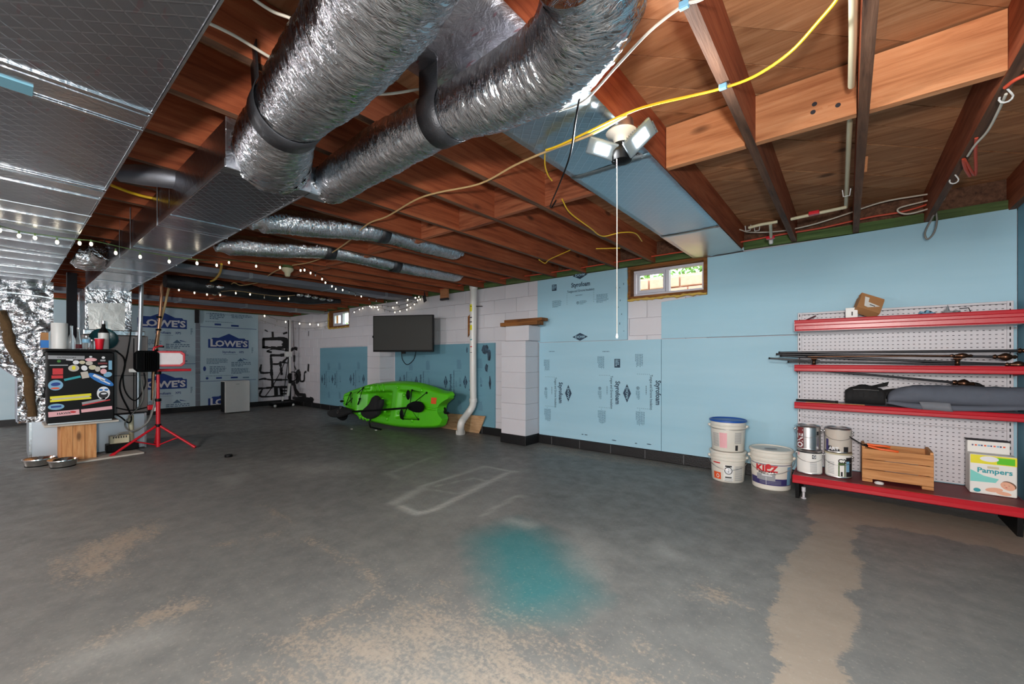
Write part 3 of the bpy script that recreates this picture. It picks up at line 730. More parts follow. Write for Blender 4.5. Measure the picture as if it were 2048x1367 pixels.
# windows
def window(n, w, sashdetail=True):
    x0, x1, z0, z1 = w
    o = MB(); b = .035
    o.box(x0, x1, 4.50, 4.70, z0, z0+b); o.box(x0, x1, 4.50, 4.70, z1-b, z1); o.box(x0, x0+b, 4.50, 4.70, z0+b, z1-b); o.box(x1-b, x1, 4.50, 4.70, z0+b, z1-b)
    win = o.obj('window_%d' % n, M['brownboard'], kind='structure', bev=.003)
    a0, a1, c0, c1 = x0+b+.012, x1-b-.004, z0+b+.004, z1-b-.006
    f = MB(); y0, y1 = 4.57, 4.63; g = .028
    f.box(a0, a1, y0, y1, c0, c0+g); f.box(a0, a1, y0, y1, c1-g, c1); f.box(a0, a0+g, y0, y1, c0+g, c1-g); f.box(a1-g, a1, y0, y1, c0+g, c1-g)
    xm = (a0+a1)/2; f.box(xm-.018, xm+.018, y0, y1, c0+g, c1-g)
    fr = f.obj('window_frame', M['vinyl'], win, bev=.004)
    s_ = MB(); p0, p1, q0, q1 = a0+g+.012, xm-.02, c0+g, c1-g; g2 = .034
    s_.box(p0, p1, y0-.012, y0+.02, q0, q0+g2); s_.box(p0, p1, y0-.012, y0+.02, q1-g2, q1); s_.box(p0, p0+g2, y0-.012, y0+.02, q0+g2, q1-g2); s_.box(p1-g2*.7, p1, y0-.012, y0+.02, q0+g2, q1-g2)
    sa = s_.obj('sash', M['vinyl'], win, bev=.003)
    MB().box(p0+g2, p1-g2*.7, y0, y0+.004, q0+g2, q1-g2).obj('pane', M['glass'], sa)
    MB().box(xm+.018, a1-g, y0+.035, y0+.039, c0+g, c1-g).obj('pane', M['glass'], fr)
    fm = MB()
    pts = [(x0+(x1-x0)*i/26, 4.487+.008*R(), z0-.012+.012*R()) for i in range(27)]
    fm.tube(pts, .014, 6, rf=lambda L, a, i: .010+.012*((i*7) % 5)/5)
    pts = [(x0-.008+.008*R(), 4.487+.008*R(), z0+(z1-z0)*i/10) for i in range(10)]
    fm.tube(pts, .014, 6, rf=lambda L, a, i: .012+.012*((i*3) % 4)/4)
    fm.obj('spray_foam', M['foamspray'], win, smooth=60)
window(1, W1); window(2, W2)
# outside the windows: stone well wall, lawn, hedge
rw = MB().box(-4.2, 1.0, 6.3, 6.5, 1.3, 2.35).obj('well_wall', M['brick']); tag(rw, 'reddish stone retaining wall outside the nearer window', 'wall')
for r in range(6):
    x = -4.2+(.2 if r % 2 else 0)
    while x < .9:
        w = .34+.16*R(); z = 1.32+r*.17
        MB().box(x, min(1, x+w-.02), 6.26-.03*R(), 6.32, z, z+.15).obj('stone', M['brick'], rw, bev=.012); x += w
g_ = MB().box(-14, 4, 4.9, 15, 1.2, 1.3).obj('ground_outside', M['grass'], kind='structure')
def hedge(label, x0, x1, y, z0, z1, n, sd):
    rr = random.Random(sd); m_ = MB()
    for i in range(n):
        c = Vector((rr.uniform(x0, x1), y+rr.uniform(-.25, .25), rr.uniform(z0, z1))); a = Vector((rr.uniform(-1, 1), rr.uniform(-1, 1), rr.uniform(-1, 1))).normalized()*.07; b = a.orthogonal().normalized()*.035
        m_.add([c-a, c+b, c+a, c-b], [(0, 1, 2, 3)])
    return tag(m_.obj('hedge', M['leaf']), label, 'hedge')
hedge('leafy green hedge beyond the retaining wall outside the nearer window', -5, 1.5, 7.6, 1.3, 2.75, 2600, 1)
hedge('leafy hedge seen through the small far window', -16, -9, 7.2, 1.3, 2.3, 900, 2)
MB().box(XL-.2, XL-.0, YF, YB+.2, ZT, ZS+.05).obj('rim_joist', M['greensill'], ceiling)
MB().box(XR, XR+.2, YF, YB+.2, ZT, ZS+.05).obj('rim_joist', M['greensill'], ceiling)
MB().box(XL, XR, YF-.2, YF+.0, ZS, ZS+.05).obj('rim_joist', M['greensill'], ceiling)
# ---------- rectangular ducts ----------
def nz(x, y, z): return noise.noise(Vector((x, y, z)))
ZD = 1.93
td = thing('return_duct', 'wide foil-wrapped rectangular duct across the upper left, cross seams underneath', 'duct', (-3, 0, ZD))
def duct_skin(x0, x1, y0, y1, z0, z1, seams, nm, mat, par, seedv):
    m_ = MB(); prev = x1
    cuts = sorted([s for s in seams if x0 < s < x1]+[x0], reverse=True)
    for i, s in enumerate(cuts):
        MB().box(s+.004, prev-.004, y0, y1, z0+.0015*(i % 2), z1).obj(nm, mat, par, bev=.004); prev = s
big_seams = [-1.9, -2.9, -3.95, -4.85, -5.75]
duct_skin(-6.85, .6, -.62, .317, ZD, ZT-.012, big_seams, 'duct_section', M['ductfoil'], td, 1)
for x in (-1.83, -1.99, -2.83, -3.02, -3.64, -4.22, -4.5, -5.0, -5.35, -5.8, -6.2, -6.5):
    w = .006 if x < -3.4 else .008
    MB().box(x-w, x+w, -.625, .32, ZD-.004, ZD-.0005).obj('seam_tape', M['tape'], td)
for x in (-1.91, -2.92, -3.95, -4.85, -5.75): MB().box(x-.05, x+.05, -.624, .319, ZD-.0015, ZD-.0003).obj('seam_tape', M['tape'], td)
lb = onZ(20, 167, ZD-.003)
MB().box(lb.x-.035, lb.x+.035, lb.y-.08, lb.y+.045, ZD-.006, ZD-.0015).obj('label', M['foamdk'], td)
MB().box(-6.85, .6, .3175, .3225, ZD-.003, ZD+.03).obj('corner_strip', M['tape'], td)
for x in (-3.4, -4.9, -6.3):
    MB().tube([(x, .323, ZD-.004), (x, .323, ZT+.05)], .004, 5).tube([(x, -.62, ZD-.005), (x, .323, ZD-.005)], .003, 5).obj('hanger_wire', M['galv'], td)

ts = thing('supply_duct', 'narrower foil-wrapped rectangular duct with a flat end box feeding the flexible ducts', 'duct', (-4, .8, ZD))
duct_skin(-6.88, -2.08, .607, .964, ZD, ZT-.008, [-3.05, -4.1, -5.2, -6.1], 'duct_section', M['ductfoil2'], ts, 2)
MB().box(-2.082, -2.074, .603, .968, ZD-.003, ZT-.005).obj('end_cap', M['panfoil'], ts, bev=.003)
for x in (-2.11, -3.05, -4.1, -5.2, -6.1): MB().box(x-.03, x+.03, .604, .967, ZD-.003, ZD-.0003).obj('seam_tape', M['tape'], ts)
for y in (.603, .966): MB().box(-6.8, -2.08, y-.002, y+.002, ZD-.003, ZD+.035).obj('corner_tape', M['tape'], ts)
for x in (-3.3, -4.15, -4.6, -5.4):
    MB().tube([(x, .60, ZT+.08), (x, .60, ZD-.006), (x, .97, ZD-.006), (x, .97, ZT+.05)], .0035, 5).obj('hanger_wire', M['galv'], ts)
for px, py in ((487, 452), (427, 500)):
    c = onZ(px, py, ZD+.06)
    MB().ball((c.x, .985, ZD+.07), .04, 8, 0, None, 1).obj('insulation_tuft', M['pink'], ts)

# ---------- round flexible ducts ----------
def setflow(th, out, seg, RR):
    me = [x_ for x_ in ALLCH(th) if x_.name.startswith("foil_sleeve")][0].data; at = me.attributes.new('flow', 'FLOAT_VECTOR', 'POINT'); L = 0; b = []
    for i in range(len(out)):
        if i: L += (out[i]-out[i-1]).length
        for k in range(seg): a = 2*math.pi*k/seg; b += [L, .12*math.cos(a), .12*math.sin(a)]
    at.data.foreach_set('vector', b)
def flex(name, label, pts, rad, A=.012, step=.011, seg=40, sd=1, group=None, straps=(), mat='flex', collar=None):
    P = [Vector(p) for p, r_ in zip(pts, rad)]; S = smooth_path(P, 40)
    # resample
    L = [0]
    for i in range(1, len(S)): L.append(L[-1]+(S[i]-S[i-1]).length)
    tot = L[-1]; n = int(tot/step); out = []; j = 0; RR = []
    for k in range(n+1):
        s = tot*k/n
        while j < len(S)-2 and L[j+1] < s: j += 1
        t_ = (s-L[j])/max(1e-9, L[j+1]-L[j]); out.append(S[j].lerp(S[j+1], min(1, t_)))
        u = (j+t_)/40; i0 = min(int(u), len(rad)-2); fr = min(1, u-i0); fr = fr*fr*(3-2*fr); RR.append(rad[i0]*(1-fr)+rad[i0+1]*fr)
    th = thing(name, label, 'duct', tuple(P[0]), group)
    def rf(Ld, a, i):
        r = RR[i]; x, y = math.cos(a), math.sin(a)
        w = nz(Ld*45, x*5+sd, y*5)*.26+nz(Ld*100+9, x*9, y*9+sd)*.22+nz(Ld*8, x*1.6+3, y*1.6)*.35
        return r+A*w*(r/.12)
    MB().tube(out, .1, seg, 0, True, rf).obj('foil_sleeve', M[mat], th, smooth=75); setflow(th, out, seg, RR)
    for pos, w in straps:
        i = min(range(len(out)), key=lambda q: (out[q]-Vector(pos)).length); 
        i = max(2, min(len(out)-3, i)); d = (out[i+2]-out[i-2]).normalized(); c = out[i]; r = RR[i]
        hw = w/2; u = (Vector((0, 0, 1))-d*d.z).normalized(); v = d.cross(u); s_ = MB(); n2 = 26
        vs = []
        ring = [-.5*math.pi+math.pi*.0+(k/n2)*2*math.pi for k in range(n2+1)]
        top = ZT+.04
        path = [c+u*(top-c.z)+v*r*.95] if c.z < ZT else []
        path += [c+u*(math.cos(a)*r*1.035)+v*(math.sin(a)*r*1.035) for a in [math.radians(60+k*(240)/n2) for k in range(n2+1)]]
        path += [c+u*(top-c.z)-v*r*.95]
        for q_ in path: vs += [q_-d*hw, q_+d*hw]
        fs = [(2*k, 2*k+1, 2*k+3, 2*k+2) for k in range(len(path)-1)]
        o = s_.add(vs, fs).obj('strap', M['strap'], th, smooth=40); sol = o.modifiers.new('thick', 'SOLIDIFY'); sol.thickness = .003
    if collar:
        for k in collar:
            d = (out[min(k+2, n)]-out[max(k-2, 0)]).normalized()
            cc = [out[k]-d*.02, out[k]-d*.008, out[k]+d*.008, out[k]+d*.02]
            cc = [out[k]+d*(.008*q_-.028) for q_ in range(8)]
            MB().tube(cc, .1, 56, 0, False, lambda Ld, a, i: RR[k]*(1.0+.035*math.sin(math.pi*i/7))+.012*nz(math.cos(a)*7, math.sin(a)*7+i*.8, sd)).obj('tape_collar', M['crinkle'], th, smooth=60)
    return th
flex('flexible_duct', 'fattest silver flexible duct, rising from the flat duct end towards the top edge',
     [(-2.06, .785, 2.03), (-1.9, .73, 2.0), (-1.6, .665, 2.005), (-1.25, .635, 1.995), (-.9, .59, 1.985), (-.5, .50, 1.99), (.1, .47, 2.0)],
     [.155, .145, .118, .134, .135, .135, .135], .013, .006, 56, 1, None, [((-1.60, .665, 2.0), .10)], collar=[5])
flex('flexible_duct', 'silver flexible duct that bends round in front of the ceiling lamp',
     [(-2.13, 1.09, 2.02), (-1.95, 1.08, 2.02), (-1.6, 1.06, 2.02), (-1.17, 1.045, 2.005), (-.9, 1.05, 1.99), (-.66, 1.03, 1.985), (-.50, .93, 1.98), (-.455, .86, 1.985), (-.45, .80, 1.99)],
     [.095, .102, .105, .092, .112, .12, .125, .125, .12], .014, .006, 56, 5, None, [((-1.17, 1.045, 2.0), .10)], collar=[3])
MB().box(-2.2, -2.11, .967, 1.1, ZD+.01, ZD+.15).obj('side_outlet', M['galv'], ts, bev=.01)
# runs feeding the far rooms, hung below the joists with black straps
def slimrun(label, a, pts, sd, straps, r=.06):
    P = [onX(px, py, z) for px, py, z in pts]
    return flex('flexible_duct', label, P, [r*.3]+[r]*(len(P)-2)+[r*.3], .022, .012, 32, sd, 'slim foil ducts under the joists', straps)
X1, X2 = -3.132, -3.98
slimrun('slim silver flexible duct with a black strap, upper one of the two far slim ducts', 0, [(500, 452, X1), (530, 440, X1), (640, 451, X1), (760, 463, X1), (840, 484, X1), (905, 500, X1), (925, 507, X1)], 3, [(onX(762, 464, X1), .09)], .09)
slimrun('slim silver flexible duct with two black straps, lower one of the two far slim ducts', 0, [(430, 497, X2), (465, 490, X2), (560, 496, X2), (655, 500, X2), (720, 512, X2), (800, 530, X2), (905, 549, X2), (924, 551, X2)], 7, [(onX(655, 500, X2), .1), (onX(788, 527, X2), .1)], .085)
t3 = flex('flexible_duct', 'black and foil wrapped duct run furthest down the ceiling', [onZ(330, 561, 2.08), onZ(400, 570, 2.08), onZ(500, 583, 2.08), onZ(600, 596, 2.1), onZ(680, 602, 2.12)], [.08, .10, .10, .09, .04], .03, .03, 20, 9, mat='strap')
for px, py in ((600, 589), (615, 591), (630, 594), (645, 597), (660, 599), (420, 571), (440, 573)):
    c = onZ(px, py, 2.03); MB().ball(tuple(c), .05, 6, 0, None, .6).obj('foil_patch', M['crinkle'], t3)
flex('flexible_duct', 'dented foil duct stub in the gap between the two rectangular ducts', [onZ(152, 505, 2.05), onZ(170, 512, 2.03), onZ(190, 515, 2.03), onZ(205, 500, 2.08)], [.10, .12, .12, .09], .03, .02, 24, 11, mat='crinkle')
flex('flexible_duct', 'dusty foil duct crossing the joists just left of the supply duct', [onZ(238, 345, 2.12), onZ(290, 350, 2.12), onZ(330, 355, 2.12), onZ(372, 361, 2.12)], [.045, .055, .055, .05], .012, .02, 20, 12, mat='galvdark')
# flat metal ducts between joists far away
for i, (xa, xb, lab) in enumerate(((-5.9, -5.62, 'flat grey metal duct across the joists, nearer of the two'), (-9.1, -8.8, 'flat grey metal duct across the joists near the far wall'))):
    o = MB().box(xa, xb, .98 if i == 0 else .2, 4.4, 2.085, 2.145, 0)
    o = o.obj('flat_duct', M['galvdark'], None, bev=.004); tag(o, lab, 'duct', None)
    for y in (1.9, 2.9, 3.8): MB().box(xa-.004, xb+.004, y-.02, y+.02, 2.08, 2.146).obj('seam_tape', M['galv'], o)
# foil panned bay
tp_ = thing('panned_return', 'foil sheets closing the joist bay behind the ceiling lamp', 'duct', (-1.0, 3, ZT))
def sheet(y0, y1, z, mat, sag, lab, sd):
    m_ = MB(); nx, ny = 10, int((y1-y0)/.06)+2; vs = []
    for j in range(ny+1):
        for i in range(nx+1):
            x = -1.235+(.455)*i/nx; y = y0+(y1-y0)*j/ny; e = math.sin(math.pi*i/nx)
            vs.append((x, y, z-sag*e*(.5+.7*abs(nz(x*2, y*2.3, sd)))-.004*abs(nz(x*8, y*8, sd))))
    m_.add(vs, [(j*(nx+1)+i, (j+1)*(nx+1)+i, (j+1)*(nx+1)+i+1, j*(nx+1)+i+1) for j in range(ny) for i in range(nx)])
    o = m_.obj('foil_sheet', M[mat], tp_, smooth=60, label=lab); s_ = o.modifiers.new('t', 'SOLIDIFY'); s_.thickness = .0015; return o
sheet(.34, 1.35, ZT-.004, 'panfoil', .01, 'wavy silver foil sheet with red print', 1)
sheet(1.30, 2.1, ZT-.007, 'reflectfoil', .006, 'dull blue-grey foil sheet above the lamp', 2)
sheet(2.05, 3.55, ZT-.011, 'reflectfoil', .006, 'blue-grey foil sheet between lamp and wall', 3)
sheet(3.5, 4.49, ZT-.015, 'copperfoil', .008, 'shiny foil sheet next to the wall', 4)
# loose white foam strip at wall top by the window
c = onY(1450, 499, 4.44)
MB().tube([onY(1420, 509, 4.45), onY(1445, 503, 4.45), onY(1488, 497, 4.45)], .018, 6, rf=lambda L, a, i: .018+.005*math.sin(i*3)).obj('spray_foam', M['foamedge'], wall, smooth=60)

# ---------- plenums, furnace, base ----------
tf = thing('furnace', 'grey furnace cabinet with foil-wrapped plenum behind the sticker-covered fridge', 'furnace', (-7.2, .8, 0))
XFc = -6.86
MB().box(-7.55, XFc, .60, 1.008, 1.42, ZD+.01).obj('supply_plenum', M['crinkle'], tf, bev=.008)
MB().box(-7.55, XFc+.02, .585, 1.13, 1.385, 1.45).obj('foil_band', M['tape'], tf, bev=.01)
MB().box(-7.58, XFc-.01, .58, 1.16, .44, 1.39).obj('cabinet', M['furnace'], tf, bev=.01)
for z in (.9,): MB().box(XFc-.012, XFc-.004, .60, 1.14, z-.004, z+.004).obj('panel_joint', M['dark'], tf)
MB().box(XFc-.012, XFc-.004, 1.02, 1.03, .46, 1.36).obj('panel_joint', M['dark'], tf)
MB().box(-7.6, XFc+.005, .18, 1.14, 0, .43).obj('base_box', M['galv'], tf, bev=.008)
MB().box(XFc+.003, XFc+.01, .18, .20, 0, .43).obj('base_flange', M['tape'], tf)
MB().box(XFc+.003, XFc+.01, 1.12, 1.142, 0, .43).obj('base_flange', M['tape'], tf)
MB().tube([onX(262, 830, XFc+.05), onX(263, 893, XFc+.05)], .025, 10).obj('drain_pipe', M['cream'], tf, smooth=60)
MB().add([onX(178, 661, XFc+.003), onX(250, 664, XFc+.003), onX(250, 606, XFc+.003), onX(175, 606, XFc+.003)], [(0, 1, 2, 3)]).obj('foil_window', M['copperfoil'], tf)
MB().box(XFc, XFc+.006, .68, .9, 1.335, 1.35).obj('label', M['labelpink'], tf)
# return plenum: crumpled foil wrap
rp = thing('return_plenum', 'crumpled silver foil wrapped plenum at the left edge', 'duct', (-7.1, -.1, 0))
def crumple(fn, n, m, A, sd):
    vs = []
    for j in range(m+1):
        for i in range(n+1):
            p = fn(i/n, j/m); k = abs(nz(p.y*5+p.z*3, p.z*9-p.y*2, sd))+.5*abs(nz(p.y*16, p.z*22, sd+4))
            vs.append((p.x+A*k, p.y, p.z))
    return MB().add(vs, [(j*(n+1)+i, j*(n+1)+i+1, (j+1)*(n+1)+i+1, (j+1)*(n+1)+i) for j in range(m) for i in range(n)])
# front face silhouette: right edge from plenum to base, left edge slants in
zt = ZD+.02
def rf_(u, v):
    z = .42+(zt-.42)*v
    right = onX(108, 600, -6.86).y if z > 1.42 else onX(92, 760, -6.86).y
    k = max(0, min(1, (z-1.36)/.1)); right = onX(92, 760, -6.86).y*(1-k)+onX(107, 600, -6.86).y*k
    if z < .9: left = .10
    else: left = .10-(min(z, 1.62)-.9)*.95
    if z >= 1.62: left = -.62
    return Vector((-6.87, left+(right-left)*u, z))
crumple(rf_, 46, 90, .075, 3).obj('foil_wrap', M['crinkle'], rp, smooth=70)
MB().prism([(.30, 1.42), (.30, ZD), (-.62, ZD), (-.62, 1.64), (.09, .9), (.09, .43), (.18, .43), (.18, 1.42)], -7.5, -6.88, 0, Matrix(((0, 0, 1, 0), (1, 0, 0, 0), (0, 1, 0, 0), (0, 0, 0, 1)))).obj('plenum_box', M['galvdark'], rp)
ed = [onX(0, 622, -6.84), onX(12, 650, -6.84), onX(22, 690, -6.84), onX(42, 725, -6.84), onX(56, 750, -6.84), onX(60, 790, -6.84), onX(64, 832, -6.84)]
MB().tube(smooth_path(ed, 5), .04, 8, 0, True, lambda L, a, i: .038+.018*nz(L*9, math.cos(a)*2, math.sin(a)*2)).obj('insulation_edge', M['insul'], rp, smooth=70)
MB().tube([onX(104, 596, -6.82), onX(50, 588, -6.82), onX(0, 583, -6.82)], .012, 6).obj('seam_tape', M['tape'], rp)
# dark post between plenums
o = MB().box(-7.4, -7.3, .49, .575, .44, ZT).obj('post', M['dark']); tag(o, 'dark upright post between the foil plenum and the furnace', 'post')
# pipes beside furnace
o = MB().tube([onX(283, 568, -6.80), onX(281, 640, -6.80), onX(276, 740, -6.80), onX(276, 818, -6.80)], .022, 10).obj('conduit', M['galv'], None, smooth=60); tag(o, 'light grey upright conduit beside the furnace', 'pipe')
t_ = thing('copper_pipes', 'pair of taped copper pipes coming down behind the work light', 'pipe', tuple(onX(315, 700, -7.2)))
a = [onX(340, 566, -7.2), onX(325, 568, -7.2), onX(323, 590, -7.2), onX(318, 650, -7.2), onX(308, 720, -7.2), onX(305, 800, -7.2)]
MB().tube(smooth_path(a, 5), .018, 8).obj('pipe', M['copper'], t_, smooth=60)
a = [onX(345, 572, -7.22), onX(338, 576, -7.22), onX(330, 610, -7.22), onX(320, 650, -7.22), onX(311, 720, -7.22)]
MB().tube(smooth_path(a, 5), .014, 8).obj('pipe', M['beigecable'], t_, smooth=60)
for px, py in ((318, 634), (317, 659), (311, 700)):
    c = onX(px, py, -7.2); MB().tube([c-Vector((0, 0, .012)), c+Vector((0, 0, .012))], .03, 10).obj('black_tape', M['black'], t_)
# dark loose cables behind the fridge
def cable(name, label, pts, r, mat, cat='cable', n=6, group=None, seg=6, raw=False):
    P = smooth_path(pts, n) if not raw else pts
    o = MB().tube(P, r, seg).obj(name, M[mat], None, smooth=70); return tag(o, label, cat, group)
cable('cable', 'black cable drooping from the fridge across the furnace', [onX(x, y, -6.78) for x, y in ((230, 700), (247, 715), (249, 735), (240, 765), (243, 790), (262, 830), (258, 845), (242, 834), (232, 828))], .008, 'black')
cable('cable', 'thin black cable hanging down the furnace side by the conduit', [onX(x, y, -6.78) for x, y in ((262, 660), (256, 700), (246, 750), (252, 785), (272, 800), (290, 770), (288, 745))], .007, 'black')
cable('cable', 'black cable looping to the floor pump', [onX(x, y, -6.76) for x, y in ((283, 760), (285, 800), (262, 830), (250, 845), (255, 858), (272, 862), (298, 838), (306, 800), (311, 760))], .008, 'greycable')
cable('cable', 'black cable running from the furnace to the red plug', [onX(x, y, -6.76) for x, y in ((232, 815), (262, 820), (290, 815), (300, 812))], .007, 'black')
o = thing('smart_plug', 'red and white plug adapter hanging beside the furnace', 'plug', tuple(onX(303, 815, -6.72)))
c = onX(303, 814, -6.72); MB().box(c.x-.02, c.x+.02, c.y-.04, c.y+.03, c.z-.03, c.z+.03).obj('body', M['red'], o, bev=.008); MB().box(c.x-.02, c.x+.025, c.y+.005, c.y+.05, c.z-.05, c.z-.0).obj('cap', M['white'], o, bev=.008)

# ---------- cables, cords and pipes on the joists ----------
ZC = ZT-.012
def Z(pts, z=ZC): return [onZ(a, b, z if c_ is None else c_) for a, b, c_ in [(p+(None,))[:3] for p in pts]]
cable('cable', 'white cable stapled across the joists in the upper left corner', Z([(404, 40), (470, 72), (550, 120), (640, 165), (700, 184), (770, 188), (840, 178)]), .0055, 'whitecable')
cable('cable', 'second white cable at the very top left, above the first', Z([(470, -30), (540, 20), (600, 45), (720, 110), (810, 138)]), .005, 'whitecable')
cable('cable', 'thick white cable running up from the fat duct to the top edge', Z([(1118, 222, 2.12), (1170, 200, 2.10), (1240, 125, 2.10), (1300, 62), (1365, 12), (1400, 0), (1440, -22)]), .0045, 'whitecable')
yc = cable('cable', 'yellow cable sweeping from the lamp up to the top edge', Z([(1092, 300, 2.10), (1120, 290, 2.09), (1180, 262, 2.075), (1255, 226, 2.06), (1310, 208, 2.11), (1380, 192), (1445, 176), (1510, 152), (1580, 105), (1640, 40), (1676, -4), (1700, -50)]), .0055, 'yellow')
cable('cable', 'beige cable wandering from the lamp down the joists to the far bulb holder', Z([(1252, 231, 2.055), (1180, 270, 2.07), (1100, 300, 2.10), (1030, 330), (960, 367), (875, 385), (830, 400), (775, 432), (735, 448), (700, 480), (655, 510), (620, 524), (585, 530)]), .0058, 'beigecable')
cable('cable', 'beige cable sagging past the flat duct on the far joists', Z([(572, 533), (545, 545), (520, 563), (500, 568), (480, 570), (468, 565), (458, 572)]), .007, 'beigecable')
cable('cable', 'black wire hanging down past the blue foil', [onZ(1160, 190, 2.13), onZ(1151, 240, 2.03), onZ(1140, 310, 1.99), onZ(1118, 370, 2.02), onZ(1101, 410, 2.1), onZ(1104, 414, 2.13), onZ(1112, 400, 2.14)], .004, 'black')
cable('cable', 'loose yellow wire end curling below the joist', Z([(1090, 303, 2.12), (1090, 330, 2.11), (1096, 350, 2.1), (1104, 361, 2.1)]), .004, 'yellow')
cable('cable', 'yellow wire drooping between joists left of the pull cord', [onZ(1124, 398, 2.16), onZ(1140, 425, 2.12), onZ(1180, 455, 2.08), onZ(1205, 472, 2.08), onZ(1240, 465, 2.1), onZ(1270, 466, 2.12), onZ(1284, 482, 2.12)], .0045, 'yellow')
cable('cable', 'short yellow wire beside the pull cord near the wall', Z([(1192, 497, 2.13), (1230, 496, 2.13), (1240, 496, 2.13)]), .005, 'yellow')
cable('cable', 'yellow wire bend in the bay above the far wall boards', Z([(1078, 519, 2.14), (1090, 526, 2.13), (1100, 518, 2.14), (1140, 500, 2.14)]), .005, 'yellow')
cable('cable', 'yellow cable beside the flat grey duct', Z([(443, 528, 2.07), (440, 545, 2.06), (430, 558, 2.06), (422, 562, 2.07)]), .012, 'yellow')
cable('cable', 'yellow cable in the gap between the two rectangular ducts', Z([(222, 370, 2.14), (262, 385, 2.14), (300, 395, 2.14), (350, 403, 2.14)]), .009, 'yellow')
cable('extension_cord', 'long orange extension cord strung along the top of the wall', [onY(x, y, 4.36) for x, y in ((690, 600), (705, 604), (730, 600), (760, 585), (800, 578), (850, 580))]+[onY(x, y, 4.36) for x, y in ((900, 574), (960, 562), (1080, 548), (1200, 529), (1300, 513), (1405, 497), (1480, 484), (1560, 469), (1640, 456), (1740, 434), (1800, 424), (1850, 410), (1880, 394), (1888, 378))], .0075, 'cordo', 'cord')
cable('extension_cord', 'orange cord climbing from the joist corner up to the right edge', [onZ(1940, 352, 2.12), onZ(1930, 335, 2.12), onZ(1928, 318, 2.13), onZ(1950, 350, 2.12), onZ(1951, 300, 2.14), onZ(1953, 275, 2.15)], .007, 'cordo', 'cord')
cable('extension_cord', 'orange cord at the very right edge beside the hook', Z([(2010, 175, 2.12), (2030, 160, 2.12), (2055, 148, 2.12)]), .007, 'cordo', 'cord')
wl_ = [onY(x, y, 4.3) for x, y in ((1450, 462), (1475, 458), (1500, 464), (1560, 462), (1620, 450), (1680, 432), (1760, 405), (1830, 392), (1880, 386), (1889, 395), (1870, 412), (1820, 427), (1798, 424), (1800, 415), (1850, 402), (1884, 393))]
cable('cable', 'white cable looped and hung along the wall top on the right', wl_, .006, 'whitecable')
cable('cable', 'grey cord loop dangling over the blue board', [onY(x, y, 4.28) for x, y in ((1876, 395), (1872, 420), (1862, 440), (1850, 465), (1855, 478), (1868, 465), (1874, 440), (1870, 415))], .006, 'greycable')
cable('cable', 'white cable running up the right-hand joist to the hook', [onZ(x, y, 2.12) for x, y in ((2012, 188), (1995, 225), (1975, 262), (1950, 290), (1935, 312))], .005, 'whitecable')
# cream water pipe with red valves
t_ = thing('water_pipe', 'cream plastic water pipe with red valves hung under the joists on the right', 'pipe', tuple(onZ(1700, 420, 2.11)))
px_ = onZ(1705, 330, 2.16); 
MB().tube([onZ(1692, 414, 2.20), onZ(1697, 300, 2.20), onZ(1700, 234, 2.22), onZ(1700, 232, 2.3)], .012, 8).obj('riser', M['cream'], t_, smooth=60)
MB().tube([onZ(1703, 172, 2.2), onZ(1706, 80, 2.2), onZ(1707, -40, 2.2)], .012, 8).obj('riser', M['cream'], t_, smooth=60)
MB().tube([onZ(1692, 414, 2.12), onZ(1640, 425, 2.10), onZ(1582, 438, 2.10)], .011, 8).obj('branch', M['cream'], t_, smooth=60)
MB().tube([onZ(1555, 443, 2.10), onZ(1520, 449, 2.10), onZ(1498, 455, 2.1)], .011, 8).obj('branch', M['cream'], t_, smooth=60)
MB().tube([onZ(1541, 447, 2.10), onZ(1542, 476, 2.10)], .011, 8).obj('branch', M['cream'], t_, smooth=60)
for px, py, hz in ((1628, 426, 1), (1541, 475, 0)):
    c = onZ(px, py, 2.10); MB().box(c.x-.03, c.x+.03, c.y-.02, c.y+.02, c.z-.012, c.z+.012).obj('valve', M['red'], t_, bev=.004)
c = onZ(1542, 483, 2.10); MB().lathe([(.012, -.02), (.016, -.01), (.016, .02), (.012, .025)], tuple(c), 10).obj('end_cap', M['white'], t_, smooth=50)
for px, py in ((1693, 388), (1496, 458), (1514, 458)):
    c = onZ(px, py, 2.12); MB().tube([c+Vector((-.02, 0, .03)), c+Vector((-.015, 0, -.012)), c+Vector((.015, 0, -.012)), c+Vector((.02, 0, .03))], .003, 5).obj('pipe_clip', M['white'], t_)
# hooks
for i, (px, py, lab) in enumerate(((2012, 190, 'white screw hook under the rightmost joist'), (1908, 357, 'white screw hook where the cords gather'))):
    c = onZ(px, py, 2.13); a = [c+Vector((.018*math.cos(k), 0, .018*math.sin(k)-.01)) for k in [q_*.6-3.6 for q_ in range(8)]]
    o = MB().tube([c+Vector((0, 0, .03))]+a[::-1], .0035, 6).obj('hook', M['white']); tag(o, lab, 'hook')
for i, (px, py) in enumerate(((1368, 11), (1446, 174))):
    c = onZ(px, py, ZC); MB().box(c.x-.014, c.x+.014, c.y-.008, c.y+.008, c.z-.009, c.z+.012).obj('cable_staple', M['labelsky'], ceiling, bev=.003)
